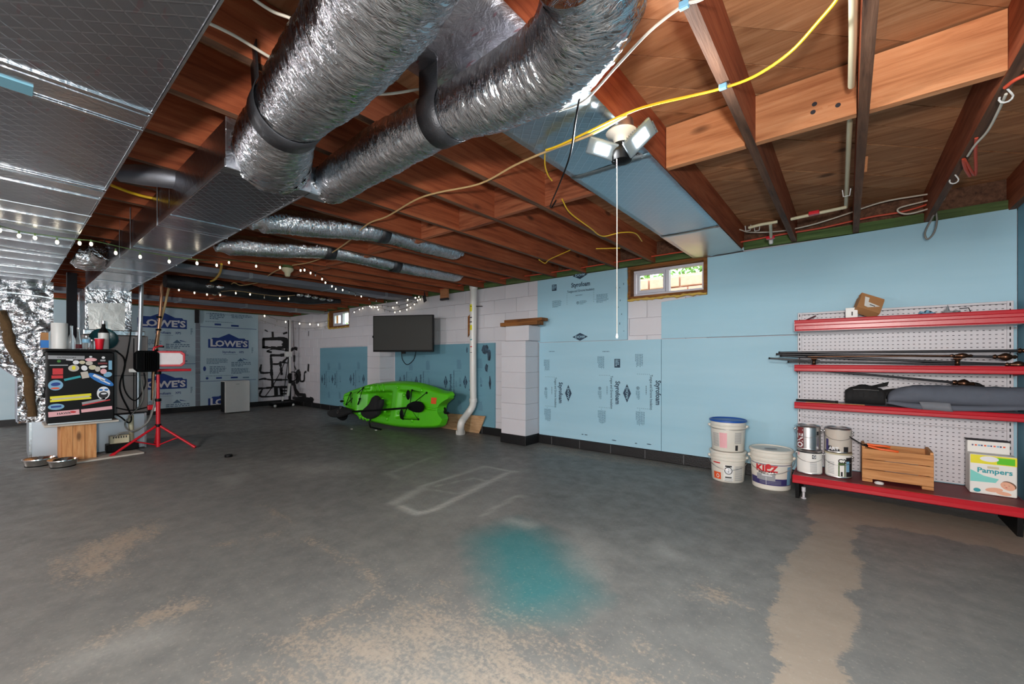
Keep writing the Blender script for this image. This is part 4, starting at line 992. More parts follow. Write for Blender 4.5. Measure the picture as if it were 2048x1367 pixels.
# hanging scrap pieces
p = [onY(882, 556, 4.35), onY(896, 599, 4.35)]
o = MB().box(p[0].x, p[1].x, 4.33, 4.37, p[1].z+.03, ZT+.05).obj('wood_block', M['block_wood'], None, bev=.002); tag(o, 'short wooden offcut nailed upright to a joist beside the drain pipe', 'wood')
MB().box(p[0].x-.002, p[1].x+.002, 4.328, 4.372, p[1].z, p[1].z+.03).obj('grey_end', M['strap'], o)
c = onY(848, 592, 4.4); o = MB().box(-.035, .035, -.005, .005, -.1, .08, 0, TR(*c) @ Matrix.Rotation(-.35, 4, 'Y')).obj('strap_end', M['strap']); tag(o, 'black strap end hanging where the string lights meet the wall', 'strap')
o = MB().box(*[v for v in (onX(382, 620, -10.6).y,)]*0 or (-10.69, -10.66, onX(390, 640, -10.66).y-.0, onX(390, 640, -10.66).y+.07, onX(385, 645, -10.66).z, ZT)).obj('black_stick', M['dark']); tag(o, 'short dark stick hanging down over the joint of the far foam boards', 'stick')
# bulb holders without lamps, far ceiling
for px, py, lab in ((575, 545, 'bare porcelain bulb holder with a green box on the far joists'), (429, 587, 'bare porcelain bulb holder furthest back on the ceiling')):
    c = onZ(px, py-12, 2.13); t_ = thing('bulb_holder', lab, 'lamp', tuple(c))
    MB().lathe([(.055, 0), (.055, .035), (.05, .04)], (c.x, c.y, c.z-.03), 14).obj('junction_box', M['greensill'], t_, smooth=40)
    MB().lathe([(.02, -.09), (.028, -.075), (.03, -.05), (.06, -.02), (.062, 0)], (c.x, c.y, c.z-.02), 16).obj('holder', M['cream'], t_, smooth=50)

# ---------- garage lamp ----------
lc = onZ(1243, 250, 2.13)
tl = thing('ceiling_lamp', 'lit two-winged ceiling lamp with glowing white faces and a long pull cord', 'lamp', tuple(lc))
lx_, ly_ = lc.x+.0, lc.y
MB().lathe([(.05, .025), (.052, -.01), (.05, -.035)], (lx_, ly_, 2.12), 16).obj('junction_box', M['galv'], tl, smooth=40)
MB().lathe([(.03, -.1), (.034, -.07), (.04, -.055), (.062, -.045), (.068, -.035), (.062, -.028)], (lx_, ly_, 2.13), 24).obj('socket', M['white'], tl, smooth=50)
MB().ball((lx_-.02, ly_-.02, 2.13-.055), .01, 8).obj('pull_switch', M['tin'], tl, smooth=60)
mp = Vector((lx_+.0, ly_, 2.01))
MB().lathe([(.016, -.05), (.042, -.04), (.052, -.01), (.050, .015), (.036, .035)], (mp.x, mp.y, mp.z), 20).obj('hub', M['black'], tl, smooth=40)
def wing(center, xd, zd, L_=.115, W_=.062, lit=True):
    L_ *= 1.12; W_ *= 1.2
    xd = Vector(xd).normalized(); yd = Vector(zd).cross(xd); Mx = lookM(tuple(center), xd, yd)      # z axis = towards the face
    b = MB(); b.box(-L_/2, L_/2, -W_/2, W_/2, -.014, .0, 0, Mx)
    w = b.obj('wing', M['ledcap'], tl, bev=.008)
    fn = MB()
    for k in range(11): fn.box(L_/2-.004-.009*0, L_/2+.002, -W_/2+.005*k+.003, -W_/2+.005*k+.0055, -.016, .003, 0, Mx)
    for k in range(9): fn.box(-L_/2+.01+k*.011, -L_/2+.012+k*.011, -W_/2, W_/2, -.018, -.014, 0, Mx)
    fn.obj('heat_fin', M['ledcap'], w)
    if lit:
        f_ = MB().box(-L_*.22, L_*.24, -W_*.27, W_*.27, .0005, .003, 0, Mx); f_.obj('led_face', M['glow'], w)
        lp = lamp('lamp_light', 'AREA', tuple(Mx @ Vector((0, 0, .006))), 8, (.95, .98, 1), L_*.44, None, None, W_*.5)
        R3 = Mx.to_3x3(); R3 = Matrix((R3.col[0], -R3.col[1], -R3.col[2])).transposed(); lp.rotation_euler = R3.to_euler()
    return w
# right wing rises to the right, left wing to the left; faces look down and outward to the camera side
rv = Vector((CS, SN, 0)); fw = Vector((-SN, CS, 0)); up = Vector((0, 0, 1))
c1 = onZ(1281, 276, 2.035); c0 = onZ(1204, 298, 2.015)
wing(c1, (rv*.62+up*.62-fw*.1), (rv*.35-up*.45-fw*.8), .135, .066)
wing(c0, (rv*.85-up*.32-fw*.1), (rv*-.25-up*.6-fw*.75), .12, .06)
wing(onZ(1256, 318, 1.99), (rv*.95+up*.18), (fw*.5-up*.8), .1, .055, False)
MB().tube([(mp.x+(onZ(1234, 320, 1.96).x-mp.x), onZ(1234, 320, 1.96).y, 1.965), (onZ(1234, 320, 1.96).x, onZ(1234, 320, 1.96).y, 1.20)], .0019, 6).obj('pull_cord', M['beigepaint'], tl)
pc = onZ(1234, 320, 1.96); MB().lathe([(.003, .012), (.006, 0), (.004, -.008)], (pc.x, pc.y, 1.198), 8).obj('cord_end', M['white'], tl)
# ---------- mini fridge with stickers, on a wooden crate ----------
XR_ = Matrix(((0, 0, 1, 0), (1, 0, 0, 0), (0, 1, 0, 0), (0, 0, 0, 1)))   # local x,y,z -> world y,z,x
fy0, fy1, fz0, fz1, fxf = .283, .79, .43, 1.20, -6.36
tfz = thing('mini_fridge', 'black mini fridge covered in stickers on a wooden crate', 'fridge', ((fxf-.25), (fy0+fy1)/2, fz0))
MB().box(-6.80, fxf-.055, fy0+.01, fy1-.01, fz0, fz1-.02).obj('cabinet', M['black'], tfz, bev=.008)
MB().box(-6.82, fxf-.0, fy0-.012, fy1+.012, fz1-.02, fz1+.008).obj('top_panel', M['black'], tfz, bev=.008)
door = MB().box(fxf-.05, fxf, fy0, fy1, fz0+.005, fz1-.024).obj('door', M['black'], tfz, bev=.012)
MB().box(fxf-.05, fxf+.003, fy0+.01, fy1-.02, fz0-.006, fz0+.012).obj('bottom_trim', M['tin'], tfz, bev=.003)
ts_ = 0
def UV(cx, cy):      # sticker picture position on the door
    return fy0+(cx-112)/(1215-112)*(fy1-fy0), fz1-.03-(cy-75)/(1225-75)*(fz1-fz0-.03)
def stick(kind, cx, cy, w, h, mat, rot=0, txt=None, tm='ink', ts=.03, z=0):
    y, zz = UV(cx, cy); m_ = MB(); k = (fy1-fy0)/1103
    Mx = farM(y, zz, fxf+.0015+z) @ RZ(rot); w *= k; h *= k*1.38
    if kind == 'o': m_.add([(w/2*math.cos(a*.314), h/2*math.sin(a*.314), 0) for a in range(20)], [tuple(range(20))], 0, Mx)
    else: m_.add([(-w/2, -h/2, 0), (w/2, -h/2, 0), (w/2, h/2, 0), (-w/2, h/2, 0)], [(0, 1, 2, 3)], 0, Mx)
    if txt: m_.text(txt, ts, Mx @ TR(0, -.001, .0008), 1, .02, 1.1)
    return m_.obj('sticker', [M[mat], M[tm]], door)
for a in [('r', 420, 155, 570, 60, 'labelgrey', -.02, 'OUTDOORS', 'ink', .022), ('r', 300, 280, 280, 18, 'labelgrey'), ('o', 300, 215, 60, 40, 'kayakdk'), ('r', 283, 380, 160, 100, 'labelred', 0), ('r', 275, 468, 175, 50, 'labelred', 0, None),
          ('o', 250, 600, 230, 170, 'labelsky'), ('o', 250, 585, 150, 60, 'printblue', .1, None, 'ink', .03, .001), ('o', 245, 650, 140, 30, 'labelorange', 0, None, 'ink', .03, .001), ('o', 530, 330, 175, 110, 'beigepaint'), ('o', 530, 325, 60, 70, 'labelyellow', 0, None, 'ink', .02, .001), ('o', 565, 235, 100, 70, 'inkwhite'), ('r', 465, 192, 110, 22, 'inkwhite', -.1),
          ('o', 665, 235, 100, 60, 'cream'), ('o', 780, 250, 120, 70, 'beigepaint', 0, None, 'ink', .02, .0005), ('o', 810, 190, 200, 60, 'labelpink'), ('o', 805, 142, 50, 28, 'inkwhite'), ('o', 1018, 155, 60, 40, 'inkwhite'), ('r', 1010, 205, 90, 30, 'labelgrey'), ('r', 1005, 255, 160, 28, 'redworn'),
          ('r', 1138, 285, 60, 160, 'labelsky', 0), ('o', 700, 330, 100, 90, 'inkwhite', .3), ('o', 835, 320, 130, 80, 'cream', 0, None, 'ink', .02, .001), ('o', 920, 350, 90, 90, 'beigepaint', 0, None, 'ink', .02, .0015), ('o', 1020, 310, 130, 40, 'inkwhite', .1, None, 'ink', .02, .001), ('o', 1020, 390, 110, 90, 'labelpink', 0, None, 'ink', .02, .001), ('o', 1095, 445, 150, 90, 'labelsky', .3, None, 'ink', .02, .0005),
          ('r', 510, 495, 270, 36, 'labeltealdk', .27), ('r', 710, 445, 120, 110, 'beigepaint', .2, None, 'ink', .02, .0008), ('o', 980, 530, 520, 110, 'labelblue', -.62), ('r', 945, 495, 230, 40, 'inkwhite', -.6, None, 'ink', .02, .0008), ('r', 1050, 570, 200, 22, 'inkwhite', -.6, None, 'ink', .02, .0008),
          ('o', 1020, 760, 225, 225, 'inkwhite', 0), ('o', 1020, 790, 165, 120, 'ink', 0, None, 'ink', .02, .001), ('o', 975, 705, 70, 34, 'labelblue', 0, None, 'ink', .02, .001), ('o', 1070, 705, 70, 34, 'labelblue', 0, None, 'ink', .02, .001), ('o', 1025, 770, 100, 30, 'inkwhite', 0, None, 'ink', .02, .0018),
          ('r', 490, 790, 650, 46, 'labelyellow', .05), ('r', 490, 842, 650, 34, 'labelyellow', .05), ('r', 490, 815, 600, 26, 'cream', .05, None, 'ink', .02, .0006), ('r', 860, 900, 400, 60, 'labelgrey', .2, None), ('r', 900, 915, 480, 18, 'labelred', .2, None, 'ink', .02, .0008), ('o', 258, 948, 250, 100, 'labelsky'), ('r', 258, 945, 160, 30, 'printblue', .05, None, 'ink', .02, .0008),
          ('r', 380, 1060, 480, 84, 'labelpink', .04, 'HAWK', 'ink', .03), ('o', 520, 1048, 100, 34, 'labelred', -.1, None, 'ink', .02, .001), ('r', 910, 1030, 520, 56, 'labelpink', .07), ]:
    stick(*a)
tcr = thing('wooden_crate', 'upright slatted wooden crate holding up the black fridge', 'crate', (-6.63, .52, 0))
for i in range(3):
    w = (.655-.385)/3
    MB().box(-6.45, -6.432, .385+i*w+.001, .385+(i+1)*w-.001, .02, .395).obj('slat', M['pinev'], tcr, bev=.002)
MB().box(-6.84, -6.45, .655-.018, .655, .02, .395).obj('side_board', M['pinev'], tcr, bev=.002)
MB().box(-6.84, -6.45, .385, .403, .02, .395).obj('side_board', M['pinev'], tcr, bev=.002)
o = MB().box(-6.83, -6.39, .27, .83, .397, .42).obj('shelf_board', M['beigepaint'], None, bev=.003); tag(o, 'thin pale board between the black fridge and the crate', 'board')
o = MB().box(-.13, .13, -.36, .33, 0, .018, 0, TR(-6.47, .70, 0) @ RZ(.12)).obj('floor_board', M['beigepaint'], None, bev=.003); tag(o, 'pale board lying on the floor under the fridge crate', 'board')
# pump
tpm = thing('condensate_pump', 'black and cream pump box on the floor by the furnace base', 'pump', (-6.72, 1.02, 0))
c = onX(243, 893, -6.72)
MB().box(-6.80, -6.66, .76, 1.04, 0.02, .105).obj('tank', M['black'], tpm, bev=.006)
MB().box(-6.79, -6.68, .79, .96, .107, .20).obj('motor_cover', M['cream'], tpm, bev=.008)
for i in range(6): MB().box(-6.679, -6.676, .815+i*.022, .825+i*.022, .17, .193).obj('vent_slot', M['dark'], tpm)
cable('hose', 'pale tube arching from the pump up beside the furnace base', [onX(x, y, -6.63) for x, y in ((229, 874), (240, 866), (262, 862), (285, 853), (301, 835), (310, 800), (313, 765))], .009, 'greycable', 'hose')

# things on top of the fridge
FT = fz1+.008
def top(px, dx=-.2): 
    r = ray(px, 698); return r.y*(fxf+dx)/r.x
def ftop(name, label, cat, px, dx, build):
    y = top(px, dx); t_ = thing(name, label, cat, (fxf+dx, y, FT)); build(t_, fxf+dx, y, FT); return t_
ftop('paper_towel_roll', 'white paper towel roll standing on the fridge, leftmost', 'paper roll', 119, -.12, lambda t_, x, y, z: (MB().lathe([(.018, 0), (.062, 0), (.063, .01), (.063, .268), (.06, .275), (.02, .275)], (x, y, z), 28).obj('roll', M['white'], t_, smooth=50), MB().lathe([(.019, .2752), (.019, .2765)], (x, y, z), 14).obj('core', M['card'], t_)))
o = MB().box(fxf-.30, fxf-.12, fy0-.03+.0, fy0+.02, FT, FT+.17).obj('carton', M['card'], None, bev=.002); tag(o, 'narrow tan and blue carton squeezed left of the paper roll', 'carton')
MB().box(fxf-.302, fxf-.118, fy0-.032, fy0+.022, FT+.01, FT+.09).obj('blue_print', M['labelblue'], o)
def bottle_obj(prof, neckmat=None, label_=None):
    def f(t_, x, y, z):
        MB().lathe(prof, (x, y, z), 18).obj('body', M['bottle'], t_, smooth=50)
        MB().lathe([(.013, prof[-1][1]), (.013, prof[-1][1]+.015)], (x, y, z), 12).obj('cap', M['black'] if not neckmat else M[neckmat], t_, smooth=50)
        if label_: MB().lathe([(prof[1][0]+.001, label_[0]), (prof[1][0]+.001, label_[1])], (x, y, z), 18, cap=False).obj('label', M[label_[2]], t_, smooth=50)
    return f
B1 = [(.028, 0), (.03, .01), (.03, .10), (.026, .12), (.012, .16), (.012, .25)]
ftop('bottle', 'clear bottle with dark cap just right of the paper roll', 'bottle', 143, -.1, bottle_obj(B1))
ftop('bottle', 'clear bottle holding a little red drink, behind the first bottle', 'bottle', 157, -.16, bottle_obj([(.028, 0), (.03, .01), (.03, .08), (.026, .1), (.013, .14), (.013, .22)], 'tin', (.01, .055, 'redworn')))
B2 = [(.026, 0), (.034, .01), (.034, .10), (.03, .115), (.028, .13)]
ftop('glass_jar', 'glass jar with pale blue label left of the red cup', 'jar', 173, -.06, bottle_obj(B2, 'tin', (.07, .11, 'labelsky')))
ftop('glass_jar', 'small clear jar between the jar with the label and the red cup', 'jar', 184, -.17, bottle_obj([(.024, 0), (.028, .01), (.028, .08), (.024, .095)], 'tin'))
ftop('cup', 'red plastic party cup on the fridge', 'cup', 199, -.05, lambda t_, x, y, z: (MB().lathe([(.026, .0), (.028, .004), (.036, .085), (.041, .118)], (x, y, z), 24).obj('body', M['redcup'], t_, smooth=50), MB().lathe([(.041, .116), (.0435, .119), (.041, .122)], (x, y, z), 24, cap=False).obj('rim', M['inkwhite'], t_, smooth=60)))
ftop('liquor_bottle', 'dark-necked bottle with a large white label behind the red cup', 'bottle', 207, -.16, lambda t_, x, y, z: (MB().lathe([(.040, 0), (.043, .01), (.043, .19), (.036, .215), (.017, .25), (.015, .31)], (x, y, z), 22).obj('body', M['black'], t_, smooth=50), MB().lathe([(.0445, .005), (.0445, .188)], (x, y, z), 22, cap=False).obj('label', M['white'], t_, smooth=50), MB().lathe([(.017, .29), (.017, .325)], (x, y, z), 16).obj('cap', M['tin'], t_, smooth=50)))
pl = thing('plate', 'dark teal plate standing on edge behind the white-labelled bottle', 'plate', (fxf-.34, top(209, -.34), FT))
MB().lathe([(.02, 0), (.10, .004), (.122, .018), (.124, .022), (.1, .010), (.02, .006)], (0, 0, 0), 36, 0, TR(fxf-.34, top(207, -.34), FT+.125) @ Matrix.Rotation(math.pi/2-.12, 4, 'Y')).obj('body', M['teal'], pl, smooth=50)

# pet bowls
for px, py, lab, rr_ in ((77, 938, 'steel pet bowl nearer the left edge', .115), (126, 940, 'steel pet bowl in front of the wooden crate', .11)):
    c = flr(px, py-8); t_ = thing('pet_bowl', lab, 'bowl', (c.x, c.y, 0), 'steel pet bowls')
    MB().lathe([(rr_*.82, 0), (rr_, .065), (rr_*1.04, .07), (rr_*1.03, .076), (rr_*.94, .07), (rr_*.76, .012), (.01, .01)], (c.x, c.y, 0), 32).obj('body', M['chrome'], t_, smooth=50)
    MB().lathe([(rr_*.84, 0), (rr_*.86, .008)], (c.x, c.y, 0), 32, cap=False).obj('rubber_ring', M['black'], t_, smooth=50)

# ---------- red work light on tripod ----------
wx, wy = -6.55, 1.2
tw = thing('work_light', 'red tripod work light with one white face and one black back', 'work light', (wx, wy, 0))
MB().tube([(wx, wy, .03), (wx, wy, .62)], .022, 14).obj('outer_pole', M['red'], tw, smooth=50)
MB().tube([(wx, wy, .6), (wx, wy, .97)], .016, 12).obj('inner_pole', M['red'], tw, smooth=50)
for z in (.29, .60, .93): MB().lathe([(.03, -.015), (.032, 0), (.03, .02)], (wx, wy, z), 14).obj('collar', M['black'], tw, smooth=40)
for px, py in ((222, 914), (390, 896), (356, 868)):
    e = flr(px, py); e = Vector((e.x, e.y, .015))
    if px == 356: e = Vector((wx-.42, wy+.05, .015))
    hub = Vector((wx, wy, .30)); m = hub.lerp(e, .55)
    l_ = MB().tube([hub, e], .014, 10).obj('leg', M['red'], tw, smooth=50)
    MB().tube([e-(e-hub).normalized()*.04, e+(e-hub).normalized()*.005], .018, 10).obj('foot', M['red'], l_, smooth=50)
    MB().tube([(wx, wy, .05), m], .008, 8).obj('brace', M['red'], tw, smooth=50)
cbd = Vector((.13, .99, 0)).normalized()
cb = [Vector((wx, wy, .965))-cbd*.25, Vector((wx, wy, .965))+cbd*.32]
MB().tube(cb, .016, 10).obj('crossbar', M['red'], tw, smooth=50)
MB().tube(smooth_path([onX(303, 742, wx+.05), onX(305, 735, wx+.05), onX(307, 700, wx+.05), onX(313, 693, wx+.05), onX(325, 692, wx+.05)], 4), .012, 10).obj('handle', M['red'], tw, smooth=50)
MB().tube([onX(312, 692, wx+.05), onX(328, 693, wx+.05)], .012, 8).obj('grip', M['black'], tw, smooth=50)
def head(pxc, pyc, w, h, front, nm, dx):
    c = onX(pxc, pyc, wx+dx); n = Vector((.97, -.15, -.05)) if front else Vector((-.8, -.3, .1)); xd = Vector((0, 0, 1)).cross(n)
    Mx = lookM(tuple(c), xd, Vector((0, 0, 1))); ch = .035
    def octo(a, b, k): return [(-a+k, -b), (a-k, -b), (a, -b+k), (a, b-k), (a-k, b), (-a+k, b), (-a, b-k), (-a, -b+k)]
    hd = MB().prism(octo(w/2, h/2, ch), -.06, 0, 0, Mx).obj('lamp_head', M['red' if front else 'black'], tw, bev=.006)
    if front:
        MB().prism(octo(w/2-.025, h/2-.025, ch*.8), 0, .004, 0, Mx).obj('lens', M['worklens'], hd)
    for k in range(7): MB().box(-w/2+.04+k*(w-.09)/7, -w/2+.046+k*(w-.09)/7, -h/2+.02, h/2-.02, -.085, -.06, 0, Mx).obj('cooling_fin', M['black'], hd)
    return hd
head(339.5, 717, .30, .19, True, '', .10); head(290, 722, .24, .25, False, '', .08)
MB().box(wx-.02, wx+.03, wy-.27, wy-.19, .945, .99).obj('clamp', M['white'], tw, bev=.01)

# ---------- floor bits ----------
c = flr(457, 913); o = MB().lathe([(.036, 0), (.038, .003), (.038, .022), (.036, .025)], tuple(c), 24).obj('puck', M['black'], None, smooth=40); tag(o, 'small black hockey puck alone on the floor', 'puck')
for px, py, lab in ((703, 858, 'tiny white scrap on the floor left of the kayak'), (752, 860, 'white crumb on the floor in front of the kayak')):
    c = flr(px, py); o = MB().box(c.x-.02, c.x+.015, c.y-.01, c.y+.015, 0, .008).obj('scrap', M['white'], None, bev=.003); tag(o, lab, 'scrap')
# white appliance by the far wall
a = flr(450, 815); b_ = flr(502, 815); xw = -9.75
yl, yr = onX(450, 790, xw).y, onX(500, 790, xw).y
zt_ = onX(470, 762.5, xw).z
tdh = thing('dehumidifier', 'white boxy appliance with black sides against the far foam boards', 'dehumidifier', (xw-.15, (yl+yr)/2, 0))
MB().box(xw-.3, xw-.03, yl+.01, yr+.0, .02, zt_-.005).obj('body', M['black'], tdh, bev=.01)
MB().box(xw-.03, xw, yl, yr, .015, zt_).obj('front_panel', M['white'], tdh, bev=.012)
MB().box(xw-.28, xw-.03, yl, yr, zt_-.006, zt_+.012).obj('top_panel', M['white'], tdh, bev=.008)
MB().box(xw+.001, xw+.003, (yl+yr)/2-.03, (yl+yr)/2+.03, zt_-.06, zt_-.05).obj('badge', M['labelgrey'], tdh)
for k in range(8): MB().box(xw-.25, xw-.06, yr+.001, yr+.004, .1+k*.05, .12+k*.05).obj('vent_slot', M['dark'], tdh)
# gym pole stand in the corner
xq = -10.2
g = lambda a, b: onX(480+a*.1463, 620+b*.1463, xq)
tg = thing('cable_stand', 'white pole with black cables on a dark wheeled base in the far corner', 'exercise stand', (xq, g(590, 1250).y, 0))
zb = .03
MB().box(xq-.2, xq+.12, g(440, 1270).y, g(720, 1270).y, .02, .10).obj('base', M['black'], tg, bev=.02)
MB().tube([g(685, 130), g(682, 580), g(685, 860)], .022, 8).obj('pole', M['white'], tg, smooth=50)
MB().tube([g(680, 1000), g(655, 1170)], .035, 8).obj('lower_grip', M['white'], tg, smooth=50)
MB().tube([g(685, 860), g(680, 1240)], .03, 8).obj('lower_pole', M['black'], tg, smooth=50)
MB().box(*(lambda c: (c.x-.05, c.x+.05, c.y-.07, c.y+.07, c.z-.06, c.z+.06))(g(660, 600))).obj('bracket', M['white'], tg, bev=.01)
MB().tube([g(640, 640), g(560, 830), g(440, 1050), g(350, 1170)], .009, 5).obj('cord', M['black'], tg)
MB().tube([g(660, 660), g(620, 950), g(600, 1180)], .0085, 5).obj('cord', M['black'], tg)
MB().lathe([(.10, -.015), (.12, 0), (.10, .015)], (0, 0, 0), 18, 0, TR(*g(720, 905)) @ Matrix.Rotation(math.pi/2, 4, 'Y'), cap=False).obj('ring', M['black'], tg, smooth=50)
MB().tube([g(590, 1180), g(580, 1240)], .02, 6).obj('grip', M['white'], tg)
for k in (455, 700): c = g(k, 1262); MB().ball((c.x+.1, c.y, .04), .035, 8).obj('wheel', M['white'], tg, smooth=60)
for k in (150, 60):
    pass
MB().tube([onY(577, 640, 4.4), onY(577, 700, 4.4), onY(578, 780, 4.4)], .012, 6).obj('wall_cord', M['dark'], wall)
MB().tube([onY(586, 640, 4.44), onY(588, 700, 4.44), onY(590, 800, 4.44)], .006, 5).obj('wall_cord', M['dark'], wall)

# ---------- television ----------
A = ray(746, 668); B = ray(866, 668)
da, db = 6.55, 6.35
pa = CAMP+A*da; pb = CAMP+B*db
xd = (pb-pa); xd.z = 0; wT = xd.length; xd.normalize(); cT = (pa+pb)/2
hT = wT*.565; ztop = CAMH+(718-630)/F*6.45; cT.z = ztop-hT/2
Mx = lookM(tuple(cT), xd, (0, 0, 1))
ttv = thing('television', 'flat black television on a wall arm above the green kayak', 'television', tuple(cT))
MB().box(-wT/2, wT/2, -hT/2, hT/2, -.05, 0, 0, Mx).obj('case', M['black'], ttv, bev=.004)
MB().box(-wT/2+.015, wT/2-.015, -hT/2+.028, hT/2-.015, .0, .002, 0, Mx).obj('screen', M['screen'], ttv)
MB().box(-.2, .2, -.15, .15, -.08, -.05, 0, Mx).obj('mount_plate', M['black'], ttv)
pc = Mx @ Vector((0, 0, -.08)); MB().tube([pc, Vector((pc.x-.25, (pc.y+4.19)/2, pc.z)), Vector((-6.6, 4.19, pc.z))], .025, 8).obj('wall_arm', M['black'], ttv)
MB().box(-.03, .03, -hT/2-.03, -hT/2, -.05, -.02, 0, Mx).obj('cable_socket', M['black'], ttv)
MB().tube(smooth_path([Mx @ Vector(p) for p in ((-.05, -hT/2+.02, -.06), (-.03, -hT/2-.12, -.06), (.05, -hT/2-.2, -.06), (.16, -hT/2-.12, -.06), (.2, -hT/2+.02, -.06))], 5), .006, 6).obj('cable', M['black'], ttv, smooth=60)

# ---------- white drain pipe ----------
pd = onY(946.5, 700, 4.38)
tdp = thing('drain_pipe', 'white plastic drain pipe with an offset bend into the floor', 'pipe', (pd.x, pd.y, 0))
fl = flr(921, 868); Yp = 4.38
pts = [onY(947, 574, Yp), onY(946, 680, Yp), onY(946.5, 800, Yp)]
MB().tube(pts, .051, 20).obj('upper_pipe', M['pvc'], tdp, smooth=50)
low = [onY(946.5, 798, Yp), onY(945, 812, Yp), onY(936, 826, 4.33), onY(927, 838, 4.22), onY(922, 848, 4.15), Vector((flr(921, 868).x, flr(921, 868).y, 0))]
MB().tube(smooth_path(low, 5), .052, 20).obj('offset_bend', M['pvc'], tdp, smooth=50)
for c, r in ((pts[0], .062), (pts[2], .06), (low[-1]+Vector((0, 0, .0)), .068)): MB().lathe([(r*.95, 0), (r, .01), (r, .05), (r*.93, .06)], (c.x, c.y, c.z-(.0 if c.z < .1 else .03)), 22).obj('coupling', M['pvc'], tdp, smooth=45)
c = low[3]; 
for a, b, mt in ((609, 623, 'labelyellow'), (650, 660, 'labelyellow'), (643, 645, 'ink'), (634, 636, 'ink'), (678, 680, 'labeltealdk'), (692, 694, 'labelred'), (704, 705, 'ink')):
    z1 = onY(946, a, Yp).z; z0 = onY(946, b, Yp).z
    vs = [(pd.x+.0522*math.cos(k), Yp+.0522*math.sin(k), z) for z in (z0, z1) for k in [math.pi+.3+.28*q_ for q_ in range(7)]]
    MB().add(vs, [(i, i+1, i+8, i+7) for i in range(6)]).obj('label', M[mt], tdp)
MB().tube([onY(941, 612, 4.32), onY(965, 612, 4.47)], .006, 6).obj('pipe_strap', M['black'], tdp)
cc = [onY(x, y, 4.37) for x, y in ((941, 627), (943, 662), (936, 674), (936, 633))]
o = MB().add([p+Vector((0, -.005, 0)) for p in cc]+[p+Vector((0, .005, 0)) for p in cc], [(0, 1, 2, 3), (7, 6, 5, 4), (0, 4, 5, 1), (1, 5, 6, 2), (2, 6, 7, 3), (3, 7, 4, 0)]).obj('cardboard_piece', M['brownboard']); tag(o, 'brown cardboard piece tucked behind the white drain pipe', 'cardboard')
# boards on the pilaster
for (x0, y0), (x1, y1), lab, th_, dy in (((1004, 646), (1078, 639), 'lower brown wood offcut on top of the pilaster', .05, 0), ((1012, 641), (1087, 637), 'upper brown wood offcut on top of the pilaster', .04, .05)):
    A = onY(x0, y0, 4.24+dy); B = onY(x1, y1, 4.24+dy); z = 1.537+(.05 if dy else 0)
    o = MB().box(A.x, B.x, 4.2+dy, 4.34+dy, z, z+th_-.002).obj('wood_offcut', M['brownboard'], None, bev=.003); tag(o, lab, 'wood', 'brown wood offcuts on the pilaster')
# leaning plank and board on floor behind kayak
A = flr(852, 851); B = flr(958, 866); Cc = onY(970, 832, 4.40); D = onY(860, 824, 4.40)
Pq = [A, B, Cc, D]
n_ = (B-A).cross(D-A).normalized(); n_ = n_ if n_.z > 0 else -n_
vs = [p+Vector((0, 0, .0)) for p in Pq]+[p+n_*.018 for p in Pq]
o = MB().add(vs, [(3, 2, 1, 0), (4, 5, 6, 7), (0, 1, 5, 4), (1, 2, 6, 5), (2, 3, 7, 6), (3, 0, 4, 7)]).obj('plywood_board', M['plywood']); tag(o, 'pale pine board leaning low against the wall behind the drain pipe', 'board')

# ---------- green kayak on its side ----------
YK = 3.86
outl_t = [(150, 345), (165, 310), (200, 268), (300, 215), (430, 175), (600, 145), (750, 133), (900, 135), (1050, 155), (1200, 200), (1330, 245), (1420, 262), (1446, 300)]
outl_b = [(150, 365), (165, 400), (190, 430), (250, 480), (330, 548), (450, 608), (600, 650), (800, 688), (1000, 702), (1200, 702), (1310, 690), (1352, 668), (1370, 625)]
cp = lambda a, b: onY(660+a*.166, 740+b*.166, YK)
tt = [cp(*p) for p in outl_t]; bb_ = [cp(*p) for p in outl_b]
def interp(L, s):
    s = max(0, min(.99999, s))*(len(L)-1); i = int(s); return L[i].lerp(L[i+1], s-i)
def resamp(L, n):
    L = smooth_path(L, 6); d = [0]
    for i in range(1, len(L)): d.append(d[-1]+(L[i]-L[i-1]).length)
    out = []; j = 0
    for k in range(n+1):
        s = d[-1]*k/n
        while j < len(L)-2 and d[j+1] < s: j += 1
        out.append(L[j].lerp(L[j+1], (s-d[j])/max(1e-9, d[j+1]-d[j])))
    return out
NS, NW = 150, 60
top_ = resamp(tt, NS); bot_ = resamp(bb_, NS)
def kayak_depth(s, w):
    "offset of the deck towards the wall (positive) at s along, w across (-1 bottom .. 1 top)"
    d = 0
    e = max(0, abs(w)-.82)/.18; d += .10*e*e            # rounded gunwale
    if s < .06: d += .10*(1-s/.06)**2
    def bump_(s0, s1, w0, w1, depth, sf=.02):
        a = min(1, max(0, (s-s0)/sf))*min(1, max(0, (s1-s)/sf)); b = min(1, max(0, (w-w0)/(sf*5)))*min(1, max(0, (w1-w)/(sf*5)))
        a = a*a*(3-2*a); b = b*b*(3-2*b); return depth*a*b
    d += bump_(.225, .56, -.60, .62, .085, .03)        # cockpit
    d += bump_(.245, .36, -.78, .80, .045)            # footwells
    r_ = ((s-.42)/.13)**2+((w-.06)/.42)**2
    if r_ < 1: d += .05*(1-r_)                        # seat pan
    r_ = ((s-.455)/.035)**2+((w-.02)/.13)**2
    if r_ < 1: d -= .05*(1-r_)
    d += bump_(.595, .80, -.62, .66, .07, .03)         # tank well
    if .24 < s < .37 and abs(w) > .55: d += .03*math.sin((s-.24)*2*math.pi/.032)
    d -= bump_(.16, .235, -.66, .7, .03, .02)           # raised rib
    if .80 < s and abs(w) < .05: d += .02
    if .03 < s < .16 and abs(w) < .55: d += .035*math.sin(math.pi*(s-.03)/.13)
    return d
